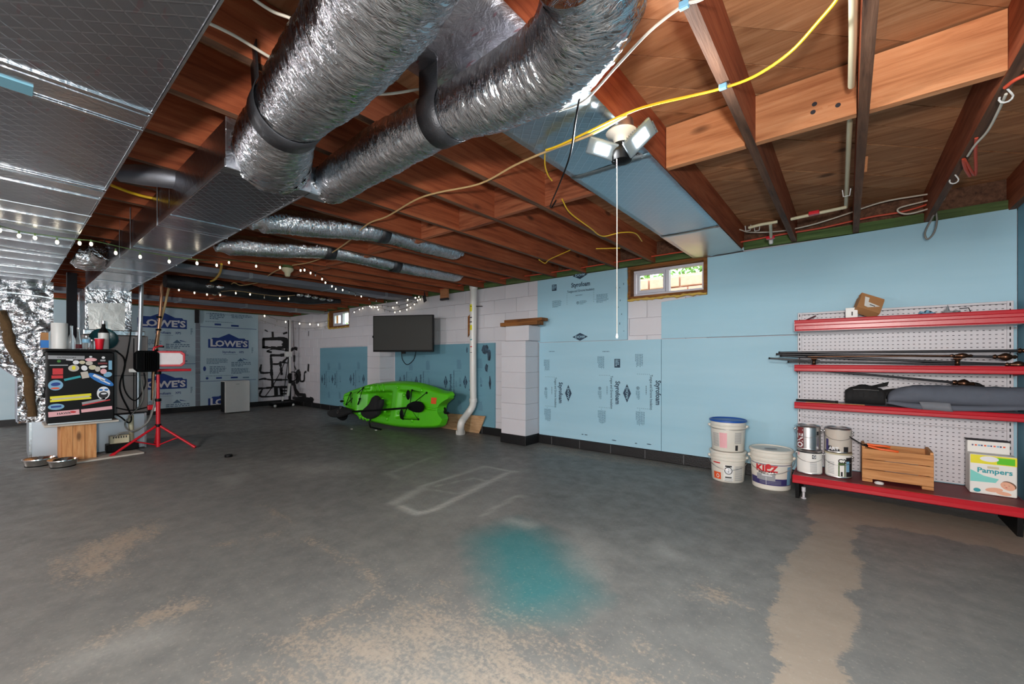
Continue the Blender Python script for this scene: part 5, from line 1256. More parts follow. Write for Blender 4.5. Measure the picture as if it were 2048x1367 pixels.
m_ = MB(); vs = []
for i in range(NS+1):
    s = i/NS
    for j in range(NW+1):
        w = -1+2*j/NW
        p = bot_[i].lerp(top_[i], j/NW)
        notch = max(0, 1-(w/.75)**2)
        p = p+Vector((-.16*notch*max(0, (s-.80)/.2)**2, 0, 0))
        vs.append((p.x, YK+kayak_depth(s, w)+.07*(p.z-.35)-.04, max(p.z, .01)))
K = NW+1
fs = [(i*K+j, (i+1)*K+j, (i+1)*K+j+1, i*K+j+1) for i in range(NS) for j in range(NW)]
nb = len(vs)
# hull behind
for i in range(NS+1):
    s = i/NS; dep = .27*math.sin(math.pi*min(1, .06+s*1.15)*.5)**.6*(1 if s < .85 else 1-.4*(s-.85)/.15)
    for j in range(NW+1):
        w = -1+2*j/NW; o_ = vs[i*K+j]; e = math.sqrt(max(0, 1-abs(w)**2.6))
        cz = (bot_[i].z+top_[i].z)/2
        base_y = YK+.07*(o_[2]-.35)-.04+.10*(max(0, abs(w)-.82)/.18)**2
        vs.append((o_[0], max(base_y+.002, base_y+dep*e), o_[2]))
fs += [(nb+i*K+j, nb+i*K+j+1, nb+(i+1)*K+j+1, nb+(i+1)*K+j) for i in range(NS) for j in range(NW)]
for j in range(NW): fs += [(j, j+1, nb+j+1, nb+j), (NS*K+j+1, NS*K+j, nb+NS*K+j, nb+NS*K+j+1)]
for i in range(NS): fs += [(i*K, nb+i*K, nb+(i+1)*K, (i+1)*K), (i*K+NW, (i+1)*K+NW, nb+(i+1)*K+NW, nb+i*K+NW)]
tk = thing('kayak', 'bright green sit-on kayak lying on its side against the wall', 'kayak', (-5.6, YK, 0))
m_.add(vs, fs).obj('hull', M['kayak'], tk, smooth=50)
def kp(cx, cy, off=.02): q_ = cp(cx, cy); return Vector((q_.x, YK+.07*(q_.z-.35)-.04-off, q_.z))
for pts in ([(1010, 240), (1185, 270), (1000, 425), (1010, 240)], [(1000, 440), (1105, 585), (920, 580), (965, 450)], [(232, 410), (278, 270), (295, 390)], [(232, 410), (425, 210), (375, 405)]):
    MB().tube([kp(*p) for p in pts], .007, 6).obj('bungee_cord', M['black'], tk, smooth=60)
for p in ((1010, 240), (1185, 270), (920, 580), (1105, 585), (278, 270), (425, 210), (232, 410)):
    q_ = kp(*p, .012); MB().ball(tuple(q_), .016, 8).obj('cord_fitting', M['black'], tk, smooth=60)
for cx, cy, a, b in ((965, 295, .05, .085), (900, 525, .05, .085)):
    q_ = kp(cx, cy, .012); m2 = MB().lathe([(.045, -.008), (.05, 0), (.045, .008)], (0, 0, 0), 20, 0, TR(*q_) @ Matrix.Rotation(math.pi/2, 4, 'X') @ Matrix.Diagonal((.85, 1.5, 1, 1))).obj('hatch_cap', M['black'], tk, smooth=50)
q_ = [kp(1240, 325, .004), kp(1305, 330, .004), kp(1300, 405, .004), kp(1238, 400, .004)]
MB().add(q_, [(0, 1, 2, 3)]).obj('orange_sticker', M['labelorange'], tk)
for p in ((835, 205), (665, 350), (730, 580), (1030, 600), (915, 300), (1125, 240), (860, 510), (500, 575), (700, 490)):
    q_ = kp(*p, .008); MB().ball(tuple(q_), .028, 8).obj('moulded_boss', M['kayak'], tk, smooth=60)
for k_ in range(4):
    a = [(480+k_*55, 180+k_*-4), (510+k_*50, 215), (530+k_*45, 250)]
    MB().tube(smooth_path([kp(*p, .004) for p in a], 3), .014, 8).obj('foot_rib', M['kayak'], tk, smooth=60)
for k_ in range(4):
    a = [(360+k_*45, 515+k_*18), (385+k_*42, 545+k_*15), (405+k_*42, 580+k_*12)]
    MB().tube(smooth_path([kp(*p, .004) for p in a], 3), .014, 8).obj('foot_rib', M['kayak'], tk, smooth=60)
# seat: rounded black cushion
sp = [(575, 320), (600, 305), (640, 350), (655, 430), (645, 510), (600, 560), (540, 575), (490, 560), (450, 510), (480, 460), (540, 400)]
def pad(pts, th_, off):
    P = [kp(*p, off) for p in pts]; P = smooth_path(P+[P[0]], 3)[:-1]; c = sum(P, Vector())/len(P); n = len(P); vs = []
    for k, (sc, dy) in enumerate(((1, 0), (1.03, -th_*.5), (.93, -th_*.9), (.6, -th_*1.1))):
        vs += [c+(p-c)*sc+Vector((0, dy, 0)) for p in P]
    vs.append(c+Vector((0, -th_*1.15, 0)))
    fs = [(k*n+i, k*n+(i+1) % n, (k+1)*n+(i+1) % n, (k+1)*n+i) for k in range(3) for i in range(n)]+[(3*n+i, 3*n+(i+1) % n, 4*n) for i in range(n)]
    return MB().add(vs, fs)
pad(sp, .09, .0).obj('seat', M['blackfab'], tk, smooth=70)
pad([(625, 370), (660, 350), (685, 350), (685, 420), (660, 470), (630, 470)], .06, .02).obj('seat_back', M['blackfab'], tk, smooth=70)
MB().tube(smooth_path([kp(560, 570, .05), kp(560, 620, .07), kp(575, 670, .07), Vector((kp(600, 690).x, YK-.14, .012)), Vector((kp(720, 690).x, YK-.16, .012))], 4), .012, 8).obj('seat_strap', M['black'], tk, smooth=60)
MB().tube([kp(375, 410), kp(400, 330), kp(385, 345)], .012, 6).obj('side_handle', M['black'], tk, smooth=60)
MB().tube(smooth_path([cp(1350, 460)+Vector((0, .05, 0)), cp(1368, 480)+Vector((0, .03, 0)), cp(1362, 515)+Vector((0, .03, 0)), cp(1395, 520)+Vector((0, .05, 0))], 3), .016, 8).obj('stern_handle', M['black'], tk, smooth=60)
q_ = kp(180, 370, .02); MB().ball(tuple(q_), .035, 8, 0, None, .6).obj('bow_handle', M['black'], tk, smooth=60)
# paddle held by the cords
tpd = thing('kayak_paddle', 'black kayak paddle strapped along the green kayak', 'paddle', tuple(kp(700, 465, .07)))
MB().tube([kp(290, 492, .11), kp(700, 468, .10), kp(1030, 442, .06)], .014, 10).obj('shaft', M['black'], tpd, smooth=50)
def blade(c, w, h, rot, n=22):
    Mx = TR(*c) @ Matrix.Rotation(math.pi/2, 4, 'X') @ RZ(rot); r_ = [(w/2*math.cos(a)*(1 if math.cos(a) > 0 else 1.0), h/2*math.sin(a)*(1-.25*math.cos(a)*-1), 0) for a in [2*math.pi*k/n for k in range(n)]]
    m = MB(); m.add([(x, y, -.006+.012*abs(y)/h) for x, y, z in r_]+[(x, y, .006) for x, y, z in r_]+[(0, 0, -.012), (0, 0, .014)], [(i, (i+1) % n, n+(i+1) % n, n+i) for i in range(n)]+[((i+1) % n, i, 2*n) for i in range(n)]+[(n+i, n+(i+1) % n, 2*n+1) for i in range(n)], 0, Mx)
    return m.obj('blade', M['black'], tpd, smooth=60)
blade(kp(1085, 433, .05), .40, .16, .05); blade(kp(235, 500, .12), .50, .24, -.05)
bt = thing('drybag', 'dark bag clipped with metal rings at the bow of the kayak', 'bag', tuple(kp(260, 500, .2)))
pad([(130, 480), (200, 455), (300, 440), (370, 460), (380, 500), (300, 540), (200, 550), (140, 520)], .09, .13).obj('body', M['blackfab'], bt, smooth=70)
for p in ((290, 480), (320, 425)):
    MB().lathe([(.022, -.004), (.03, 0), (.022, .004)], (0, 0, 0), 12, 0, TR(*kp(*p, .25)) @ Matrix.Rotation(1.3, 4, 'X'), cap=False).obj('ring', M['tin'], bt, smooth=60)

# ---------- string lights ----------
def strings(name, label, P, nb, r=.0035, mat='black', lit=.8, sz=.0085, sd=1):
    rr = random.Random(sd); S = smooth_path(P, 8); t_ = thing(name, label, 'string lights', tuple(S[0]), 'fairy light strings')
    MB().tube(S, r, 5).obj('wire', M[mat], t_, smooth=60)
    for k in range(nb):
        p = S[int((k+.5)/nb*(len(S)-1))]+Vector((rr.uniform(-.01, .01), rr.uniform(-.015, .01), rr.uniform(-.05, -.02)))
        on = rr.random() < lit
        b = MB().ball(tuple(p), sz, 8, 0, None, 1.6); o = b.obj('bulb', M['bulbglow' if on else 'bulboff'], t_, smooth=60)
        MB().tube([p+Vector((0, 0, sz*1.2)), p+Vector((0, 0, .03))], .005, 5).obj('bulb_socket', M[mat], o)
strings('string_lights', 'fairy lights strung across the undersides of both rectangular ducts', [onZ(x, y, 1.905) for x, y in ((-20, 446), (40, 462), (90, 470), (150, 478), (190, 482), (262, 498), (340, 512), (410, 520))]+[onZ(x, y, 2.12) for x, y in ((450, 520), (520, 525), (580, 530))], 14, .003, 'greensill', .8, .009, 1)
strings('string_lights', 'fairy lights running from the far bulb holder down to the wall', [onZ(x, y, 2.068) for x, y in ((595, 530), (610, 535), (632, 545), (650, 556), (665, 568), (684, 575), (705, 583), (726, 590), (752, 597), (785, 600), (820, 596))]+[onY(838, 590, 4.40), onY(850, 589, 4.40)], 20, .003, 'black', .85, .0085, 2)
strings('string_lights', 'fairy lights swagged on the block wall above the television', [onY(x, y, 4.44) for x, y in ((842, 592), (830, 606), (810, 616), (785, 622), (760, 615), (740, 608), (722, 614), (705, 624))], 16, .003, 'black', .75, .0085, 3)
strings('string_lights', 'second swag of fairy lights just above the first on the block wall', [onY(x, y, 4.45) for x, y in ((840, 594), (815, 606), (785, 612), (762, 610), (735, 611))], 9, .003, 'black', .4, .010, 4)
strings('string_lights', 'fairy lights drooping across the far corner left of the small window', [onY(x, y, 4.42) for x, y in ((658, 641), (640, 644), (622, 646), (600, 644), (585, 642))]+[onX(x, y, -10.6) for x, y in ((570, 641), (550, 637), (535, 631), (522, 626))], 9, .003, 'black', .8, .014, 5)
strings('string_lights', 'unlit lower string sagging across the far corner', [onY(x, y, 4.42) for x, y in ((658, 650), (640, 654), (620, 656), (600, 656), (582, 655))]+[onX(x, y, -10.6) for x, y in ((560, 652), (540, 646), (520, 639))], 7, .0025, 'greycable', 0, .010, 6)
strings('string_lights', 'fairy lights tangled along the black duct run near the far end', [onZ(x, y, 2.02) for x, y in ((350, 574), (390, 578), (430, 583), (470, 581), (520, 588), (560, 592), (590, 590))], 9, .003, 'beigecable', .6, .0085, 7)
# ---------- red shop shelving with pegboard back ----------
gx0, gx1, gy = -.345, .885, 4.41
tg_ = thing('shelving_unit', 'red metal shop shelving with white pegboard back', 'shelf', ((gx0+gx1)/2, 4.2, 0))
def pegboard(z0, z1):
    m_ = MB(); m_.box(gx0+.03, gx1-.03, gy, gy+.01, z0, z1)
    pb = m_.obj('pegboard', M['pegmetal'], tg_)
    h = MB(); nx = int((gx1-gx0-.08)/.0298); nz_ = int((z1-z0-.01)/.0298)
    for i in range(nx+1):
        for j in range(nz_+1):
            x = gx0+.05+i*.0298; z = z0+.014+j*.0298
            h.add([(x-.0055, gy-.0008, z-.0022), (x+.0055, gy-.0008, z-.0022), (x+.0055, gy-.0008, z+.0022), (x-.0055, gy-.0008, z+.0022)], [(0, 1, 2, 3)])
    h.obj('peg_holes', M['dark'], pb, kind='stuff')
for z0, z1 in ((.19, .60), (.602, 1.05), (1.052, 1.485)): pegboard(z0, z1)
MB().box(gx0, gx1, gy-.004, gy+.03, 1.487, 1.505).obj('top_rail', M['pegmetal'], tg_, bev=.003)
for x in (gx0, gx1-.03):
    u = MB().box(x, x+.03, gy-.012, gy+.035, .05, 1.505).obj('upright', M['pegmetal'], tg_, bev=.002)
    s_ = MB()
    for k in range(34): s_.box(x+.011, x+.017, gy-.0135, gy-.0118, .1+k*.0415, .122+k*.0415)
    s_.obj('slots', M['dark'], u, kind='stuff')
def shelf(zf, yf, t_h, mat_top, lipm='redshelf', x0=gx0, x1=gx1, zb=None):
    s_ = MB().box(x0+.005, x1-.005, yf+.012, gy-.013, zf-.018, zf-.002).obj('shelf_plate', M[mat_top], tg_)
    l_ = MB()
    prof = [(yf+.02, zf), (yf+.004, zf), (yf, zf-.006), (yf+.003, zf-t_h*.45), (yf-.001, zf-t_h*.55), (yf, zf-t_h+.005), (yf+.004, zf-t_h), (yf+.02, zf-t_h)]
    n = len(prof); l_.add([(x0, a, b) for a, b in prof]+[(x1, a, b) for a, b in prof], [(i, i+1, n+i+1, n+i) for i in range(n-1)]+[tuple(range(n-1, -1, -1)), tuple(range(n, 2*n))])
    l_.obj('price_lip', M[lipm], tg_, smooth=30)
    for x in (x0+.0, x1-.004):
        MB().add([(x, yf+.02, zf-.004), (x+.004, yf+.02, zf-.004), (x+.004, yf+.02, zf-t_h+.004), (x, yf+.02, zf-t_h+.004), (x, gy-.01, zf-.004), (x+.004, gy-.01, zf-.004), (x+.004, gy-.01, zf-.075), (x, gy-.01, zf-.075)], [(3, 2, 1, 0), (4, 5, 6, 7), (0, 1, 5, 4), (3, 7, 6, 2), (0, 4, 7, 3), (1, 2, 6, 5)]).obj('bracket', M['redshelf'], tg_)
shelf(.78-.03, 4.10, .052, 'galvdark'); shelf(1.055, 4.10, .052, 'galvdark')
shelf(.185, 3.95, .062, 'redworn')
# top canopy shelf: two stacked lips and a slotted channel
shelf(1.42, 4.10, .05, 'galvdark')
MB().box(gx0, gx1, 4.112, 4.13, 1.335, 1.385).obj('lower_lip', M['redshelf'], tg_, bev=.008)
MB().box(gx0+.002, gx1-.002, 4.12, 4.13, 1.33, 1.42).obj('channel', M['redshelf'], tg_)
sl = MB()
for k in range(40): sl.box(gx0+.06+k*.028, gx0+.074+k*.028, 4.1175, 4.1195, 1.372, 1.377)
sl.obj('price_strip', M['tin'], tg_, kind='stuff')
MB().box(gx0-.002, gx0+.002, 4.10, 4.14, 1.33, 1.405).obj('end_plate', M['pegmetal'], tg_, bev=.001)
MB().box(gx0+.005, gx1, 4.13, gy-.013, 1.33, 1.336).obj('underside', M['pegmetal'], tg_)
# base legs and feet
for x in (gx0+.03, gx1-.06):
    MB().add([(x-.012, 3.965, .13), (x+.012, 3.965, .13), (x+.012, 3.975, .0), (x-.012, 3.975, .0), (x-.012, gy, .13), (x+.012, gy, .13), (x+.012, gy, .0), (x-.012, gy, .0)], [(3, 2, 1, 0), (4, 5, 6, 7), (0, 1, 5, 4), (3, 7, 6, 2), (0, 4, 7, 3), (1, 2, 6, 5)]).obj('base_bracket', M['black'], tg_)
    MB().lathe([(.018, 0), (.018, .006), (.009, .01), (.009, .05), (.014, .055), (.014, .09)], (x+.04, 4.0, 0), 12).obj('levelling_foot', M['pegmetal'], tg_, smooth=40)
MB().box(gx0+.03, gx1-.03, 4.40, 4.43, .0, .18).obj('back_kick', M['dark'], tg_)

# cardboard box and bits on the top shelf
zt1 = 1.42
c = onZ(1738, 632, zt1); 
tb = thing('cardboard_box', 'opened cardboard parcel with a white label tilted on the top shelf', 'box', (c.x, 4.2, zt1))
Mx = TR(c.x+.0, 4.22, zt1+.094) @ RZ(.25) @ Matrix.Rotation(.42, 4, 'Y') @ Matrix.Rotation(-.5, 4, 'X')
MB().box(-.075, .075, -.04, .04, -.07, .06, 0, Mx).obj('body', M['card'], tb, bev=.002)
MB().box(-.08, .07, -.046, .0, .058, .063, 0, Mx).obj('flap', M['card'], tb)
MB().add([(-.05, -.0412, .04), (-.02, -.0412, .04), (-.018, -.0412, -.0), (.06, -.0412, -.01), (-.01, -.0412, -.05), (-.035, -.0412, -.045)], [(5, 4, 3, 2), (5, 2, 1, 0)], 0, Mx).obj('torn_label', M['labelwhite'], tb)
MB().box(-.005, .03, -.0416, -.0413, -.025, -.018, 0, Mx).obj('barcode', M['ink'], tb)
c = onZ(1706, 632, zt1); o = MB().box(c.x-.045, c.x+.03, 4.17, 4.26, zt1, zt1+.082).obj('small_box', M['white'], None, bev=.003); tag(o, 'small white cardboard box left of the tilted parcel', 'box')
MB().box(c.x-.008, c.x+.0, 4.1685, 4.1695, zt1+.02, zt1+.05).obj('print', M['ink'], o); MB().box(c.x-.0465, c.x-.0455, 4.18, 4.25, zt1+.05, zt1+.07).obj('purple_corner', M['labelnavy'], o)
for px, lab, w_, mt in ((1858, 'crumpled clear and blue plastic packet on the top shelf', .05, 'labelsky'), (1900, 'flat clear plastic bag on the top shelf', .055, 'labelgrey')):
    c = onZ(px, 628, zt1); vs = []; n = 9
    for j in range(n):
        for i in range(n): vs.append((c.x-w_+2*w_*i/(n-1), 4.2+.08*j/(n-1), zt1+.004+.05*abs(nz(i*.5+px, j*.5, 2))*math.sin(math.pi*j/(n-1))*math.sin(math.pi*(i+.5)/n)*2))
    o = MB().add(vs, [(j*n+i, j*n+i+1, (j+1)*n+i+1, (j+1)*n+i) for j in range(n-1) for i in range(n-1)]).obj('plastic_packet', M[mt], None, smooth=40); tag(o, lab, 'packet')
c = onZ(1925, 627, zt1); o = MB().tube([(c.x-.02, 4.22, zt1+.035), (c.x+.02, 4.2, zt1+.035), (c.x+.03, 4.2, zt1+.004)], .003, 6).obj('hex_key', M['black'], None); tag(o, 'black bent hex key on the top shelf', 'tool')
o = MB().tube([(onZ(1610, 638, zt1).x, 4.2, zt1+.004), (onZ(1610, 638, zt1).x+.05, 4.39, zt1+.05)], .007, 6).obj('pencil', M['redworn'], None); tag(o, 'dark red stick leaning at the left end of the top shelf', 'stick')

# curtain rods on the second shelf
zr = 1.057
RODS = [((1557, 705), (2035, 701), .0095, .14, 'longest black curtain rod on top of the bundle, big bronze finial', 1), ((1552, 708), (1985, 713), .0085, .11, 'black curtain rod just under the topmost one', 1), ((1537, 716), (1640, 722), .0075, .05, 'black rod end sticking out furthest left', 0), ((1560, 711), (2010, 731), .009, .08, 'black curtain rod slanting down to the right', 0), ((1575, 723), (2010, 737), .0075, .04, 'lowest black curtain rod lying on the red shelf', 1), ((1612, 713), (1900, 711), .006, .02, 'thin bronze rod with a carved end in the bundle', 2)]
for i, ((ax, ay), (bx, by), r_, yo, lab, fin) in enumerate(RODS):
    A = onY(ax, ay, 4.11+yo*.4); B = onY(bx, by, 4.14+yo*.5); A.z = max(A.z, zr+r_+.001); B.z = max(B.z, zr+r_+.001)
    tr_ = thing('curtain_rod', lab, 'curtain rod', tuple(A), 'curtain rods on the second shelf')
    MB().tube([A, A.lerp(B, .5), B], r_, 10).obj('rod', M['rod' if fin != 2 else 'brass'], tr_, smooth=50)
    if fin:
        d = (B-A).normalized(); prof = [(0, r_*1.3), (.012, r_*2), (.02, r_*1.2), (.03, r_*1.6), (.045, r_*2.8), (.06, r_*3.2), (.075, r_*2.6), (.088, r_*1.2), (.1, r_*1.6), (.11, r_*.6)]
        MB().tube([B+d*p[0] for p in prof], .01, 14, 0, True, lambda L, a, k: prof[k][1]).obj('finial', M['brass'], tr_, smooth=60)
    MB().tube([A+(B-A).normalized()*.0, A+(B-A).normalized()*.012], r_*1.15, 10).obj('end_cap', M['black'], tr_, smooth=50)
for px, lab in ((1628, 'bronze rod bracket near the left end of the second shelf'), (1915, 'small dark bronze rod bracket near the right of the second shelf')):
    c = onY(px, 722, 4.12); t_ = thing('rod_bracket', lab, 'bracket', (c.x, 4.12, zr)); MB().lathe([(.012, 0), (.016, .006), (.01, .014), (.011, .03), (.017, .036), (.014, .045)], (c.x, 4.122, zr), 14).obj('post', M['brass'], t_, smooth=50); MB().tube([(c.x-.02, 4.122, zr+.048), (c.x+.02, 4.122, zr+.048)], .007, 8).obj('cradle', M['brass'], t_, smooth=50)
A = onY(1650, 741, 4.14); B = onY(1905, 764, 4.2)
t_ = thing('curtain_rod', 'black curtain rod with bronze finial slanting below the second shelf', 'curtain rod', tuple(A), 'curtain rods on the second shelf')
MB().tube([A, B], .008, 10).obj('rod', M['rod'], t_, smooth=50)
d = (B-A).normalized(); prof = [(0, .014), (.015, .018), (.025, .012), (.04, .024), (.055, .03), (.07, .024), (.085, .012), (.1, .016), (.11, .006)]
MB().tube([B+d*p[0] for p in prof], .01, 14, 0, True, lambda L, a, k: prof[k][1]).obj('finial', M['brass'], t_, smooth=60)

# bags on the third shelf
z3 = .752
def soft(name, label, cat, xs0, xs1, yc, ry, z0, top_fn, mat, sd, bot=None, parent=None):
    n, mS = 60, 22; vs = []
    for i in range(n+1):
        u = i/n; x = xs0+(xs1-xs0)*u; h = top_fn(u); w = ry*(.55+.45*math.sin(math.pi*min(1, max(0, u*1.0+.02)))**.5)
        for j in range(mS):
            a = 2*math.pi*j/mS; cy, cz = math.cos(a), math.sin(a)
            k = 1+.10*nz(u*9, cy*1.4+sd, cz*1.4)+.05*nz(u*26, cy*3+sd, cz*3)
            z = z0+h*.5*(1+(abs(cz)**.8*(1 if cz > 0 else -1))*(k if cz > 0 else 1))
            vs.append((x, yc+w*cy*k, max(z, z0+.001)))
    fs = [(i*mS+j, i*mS+(j+1) % mS, (i+1)*mS+(j+1) % mS, (i+1)*mS+j) for i in range(n) for j in range(mS)]+[tuple(range(mS-1, -1, -1)), tuple(n*mS+j for j in range(mS))]
    return MB().add(vs, fs).obj(name, M[mat], parent, smooth=70)
tb = thing('folded_chair_bag', 'black fabric bag bundle at the left of the third shelf', 'bag', (.3, 4.27, z3))
xb0, xb1 = onY(1690, 780, 4.25).x, onY(2000, 780, 4.25).x
soft('bag_body', '', '', xb0, xb0+.24, 4.24, .075, z3, lambda u: .03+.12*math.sin(math.pi*min(1, .15+u*.7))**.6, 'blackfab', 1, parent=tb)
soft('bag_tail', '', '', xb0+.15, xb1, 4.335, .05, z3+.04, lambda u: .05+.05*math.sin(math.pi*u)+(.07 if u > .7 else 0)*math.sin(math.pi*(u-.7)/.3), 'blackfab', 4, parent=tb)
MB().tube([(xb0+.05, 4.163, z3+.115), (xb0+.12, 4.160, z3+.117), (xb0+.2, 4.165, z3+.112)], .002, 5).obj('piping', M['tin'], tb)
MB().add([(xb0+.16, 4.2, z3+.13), (xb0+.25, 4.22, z3+.145), (xb0+.26, 4.22, z3+.18), (xb0+.16, 4.3, z3+.14)], [(0, 1, 2, 3)]).obj('flap', M['blackfab'], tb)
tb = thing('canopy_bag', 'long slate grey fabric bag drooping over the third shelf edge', 'bag', (.6, 4.2, z3))
xg0 = onY(1776, 800, 4.15).x
soft('bag_body', '', '', xg0, 1.0*XR-.04, 4.175, .078, z3+.02, lambda u: .06+.085*min(1, (u*5))**.5, 'greyfab', 7, parent=tb)
def sheet_strip(pts_top, pts_bot, mat, nm, par):
    a = smooth_path(pts_top, 6); b = smooth_path(pts_bot, 6); n = len(a); o = MB().add(a+b, [(i, i+1, n+i+1, n+i) for i in range(n-1)]).obj(nm, M[mat], par, smooth=60); s = o.modifiers.new('t', 'SOLIDIFY'); s.thickness = .006; return o
sheet_strip([onY(x, y, 4.085) for x, y in ((1780, 802), (1850, 808), (1950, 812), (2060, 812))], [onY(x, y, 4.08) for x, y in ((1772, 806), (1840, 818), (1950, 822), (2060, 820))], 'greyfab', 'lower_fold', tb)
sheet_strip([onY(x, y, 4.076) for x, y in ((1838, 803), (1870, 804), (1900, 806))], [onY(x, y, 4.074) for x, y in ((1846, 818), (1870, 820), (1906, 823))], 'ltgreyfab', 'light_patch', tb)
tb = thing('folding_umbrella', 'thin dark rolled umbrella at the left of the third shelf', 'umbrella', (-.2, 4.12, z3)); A = onY(1592, 795, 4.12); B = onY(1670, 797, 4.13); A.z = B.z = z3+.013
MB().tube([A, A.lerp(B, .7), B], .012, 8, 0, True, lambda L, a, i: (.009, .012, .008)[i]).obj('canopy', M['blackfab'], tb, smooth=60); MB().tube([B, B+(B-A).normalized()*.02], .01, 8).obj('handle', M['black'], tb, smooth=50)
A = onZ(1612, 804, z3); B = onZ(1728, 806, z3); o = MB().box(A.x, B.x, 4.104, 4.122, z3, z3+.004).obj('wooden_ruler', M['pine']); tag(o, 'pale wooden ruler on the edge of the third shelf', 'ruler')

# ---------- paint cans ----------
def can(name, label, cx, cy, z, body, deco, lidmat='tin', handle=True, rot=0):
    R_ = .083; Hh = .19; t_ = thing(name, label, 'paint can', (cx, cy, z), 'paint cans on the bottom shelf')
    MB().lathe([(R_, 0), (R_+.002, .004), (R_, .009), (R_, Hh-.012), (R_+.002, Hh-.006), (R_-.002, Hh-.001), (R_-.008, Hh), (R_-.01, Hh-.006), (R_-.018, Hh-.006), (.01, Hh-.006)], (cx, cy, z), 36).obj('tin_body', M[lidmat], t_, smooth=35)
    if body: MB().lathe([(R_+.0006, .010), (R_+.0006, Hh-.014)], (cx, cy, z), 36, cap=False).obj('label', M[body], t_, smooth=50)
    def cyl(u0, u1, z0, z1, mat, nm='print', off=.0012):
        a0 = math.atan2(-cy, -cx)+rot; n = max(2, int(abs(u1-u0)/.15)+1); vs = []
        for zz in (z0, z1):
            for k in range(n+1): a = a0+u0+(u1-u0)*k/n; vs.append((cx+(R_+off)*math.cos(a), cy+(R_+off)*math.sin(a), z+zz))
        return MB().add(vs, [(k, k+1, n+k+2, n+k+1) for k in range(n)]).obj(nm, M[mat], t_)
    def txt(s, size, u, zz, mat, rotz=0, xs=1):
        a0 = math.atan2(-cy, -cx)+rot; m2 = MB(); m2.text(s, size, RZ(rotz), 0, .03, xs); vs = []
        for v in m2.v: a = a0+u+v[0]/R_; vs.append((cx+(R_+.0022)*math.cos(a), cy+(R_+.0022)*math.sin(a), z+zz+v[1]))
        m2.v = vs; return m2.obj('lettering', M[mat], t_)
    deco(cyl, txt)
    if handle:
        a0 = math.atan2(-cy, -cx)+rot
        for s_ in (-1.57, 1.57): MB().ball((cx+(R_+.004)*math.cos(a0+s_), cy+(R_+.004)*math.sin(a0+s_), z+Hh-.035), .009, 8).obj('handle_ear', M['tin'], t_, smooth=60)
        pts = [Vector((cx+(R_+.012)*math.cos(a0+s_)*1.0, cy+(R_+.012)*math.sin(a0+s_), z+Hh-.035-.055*math.cos(s_)**1)) for s_ in [-1.57+3.14*k/14 for k in range(15)]]
        MB().tube(pts, .0018, 5).obj('bail', M['tin'], t_, smooth=60)
    return t_
ZB = .185
def d1(cyl, txt): cyl(-.95, -.35, .012, .176, 'redworn'); txt('ONE 1', .062, -.65, .092, 'inkwhite', math.pi/2, .85); cyl(-.1, .5, .03, .03, 'tin'); cyl(.75, .95, .12, .15, 'ink')
def d2(cyl, txt): cyl(-1.5, 1.5, .166, .176, 'ink'); cyl(.2, .52, .125, .157, 'ink'); txt('G', .03, .36, .141, 'inkwhite'); [cyl(.05+.0, .6, .02+.009*k, .024+.009*k, 'labelgrey') for k in range(9)]; cyl(-1.1, -.9, .14, .165, 'labelpink')
def d3(cyl, txt): cyl(-1.1, -.8, .01, .1, 'labelnavy'); cyl(-.8, -.5, .01, .05, 'ink'); cyl(-.5, .1, .01, .03, 'ink'); txt('ART', .035, -.35, .03, 'inkwhite'); cyl(.4, .8, .01, .05, 'ink')
def d4(cyl, txt): cyl(0.0, .55, .012, .12, 'greensill'); cyl(.1, .45, .014, .1, 'labelwhite', 'print', .0018); cyl(.18, .32, .016, .05, 'ink', 'print', .0024); cyl(.6, 1.3, .012, .16, 'ink'); [cyl(-.9, -.3, .03+.012*k, .034+.012*k, 'labelgrey') for k in range(8)]; txt('C2', .045, .3, .13, 'ink'); cyl(.62, .9, .05, .13, 'labelsky', 'print', .0018)
k1 = can('paint_can', 'white-labelled paint can, lower left of the four', -.245, 4.13, ZB, 'labelwhite', d2)
k2 = can('paint_can', 'paint-spattered can with a green and white label, lower right of the four', -.062, 4.145, ZB, 'labelwhite', d4)
k3 = can('paint_can', 'silver paint can with a dark red stripe, upper left of the four', -.255, 4.13, ZB+.192, 'tin', d1)
k4 = can('paint_can', 'beige-spattered open paint can, upper right of the four', -.062, 4.145, ZB+.192, 'beigepaint', d3)
MB().lathe([(.086, .178), (.088, .186), (.084, .189)], (-.062, 4.145, ZB), 36, cap=False).obj('paint_drip', M['cream'], k2, smooth=50)

# ---------- wooden crate with loppers ----------
x0, x1, y0, y1, z0, z1 = .08, .462, 4.085, 4.36, ZB, .44
tc = thing('slatted_crate', 'wooden slat crate on the bottom red shelf with orange pliers on it', 'crate', ((x0+x1)/2, (y0+y1)/2, ZB))
hs = [(.022, .092), (.094, .165), (.167, .245)]
for a, b in hs: MB().box(x0, x1, y0, y0+.012, ZB+a+.001, ZB+b-.001).obj('slat', M['pine'], tc, bev=.002)
for a, b in hs: MB().box(x0, x1, y1-.012, y1, ZB+a+.001, ZB+b-.001).obj('slat', M['pine'], tc, bev=.002)
for x in (x0+.0, x1-.018): MB().box(x, x+.018, y0+.0125, y1-.0125, ZB+.02, ZB+.262).obj('end_panel', M['pinev'], tc, bev=.002)
for x in (x0, x1-.06): MB().box(x, x+.06, y0, y1, ZB+.0, ZB+.021).obj('foot_batten', M['pine'], tc, bev=.002)
MB().box(x0+.018, x1-.018, y0+.013, y1-.013, ZB+.024, ZB+.034).obj('bottom_board', M['pine'], tc)
c = (.175, 4.12, ZB+.045); o = MB().lathe([(.024, 0), (.027, .003), (.027, .01), (.024, .013)], (.175, y0-.025, ZB), 24, cap=False).obj('ring', M['white'], None, smooth=50); tag(o, 'white plastic ring on the shelf at the foot of the crate', 'ring')
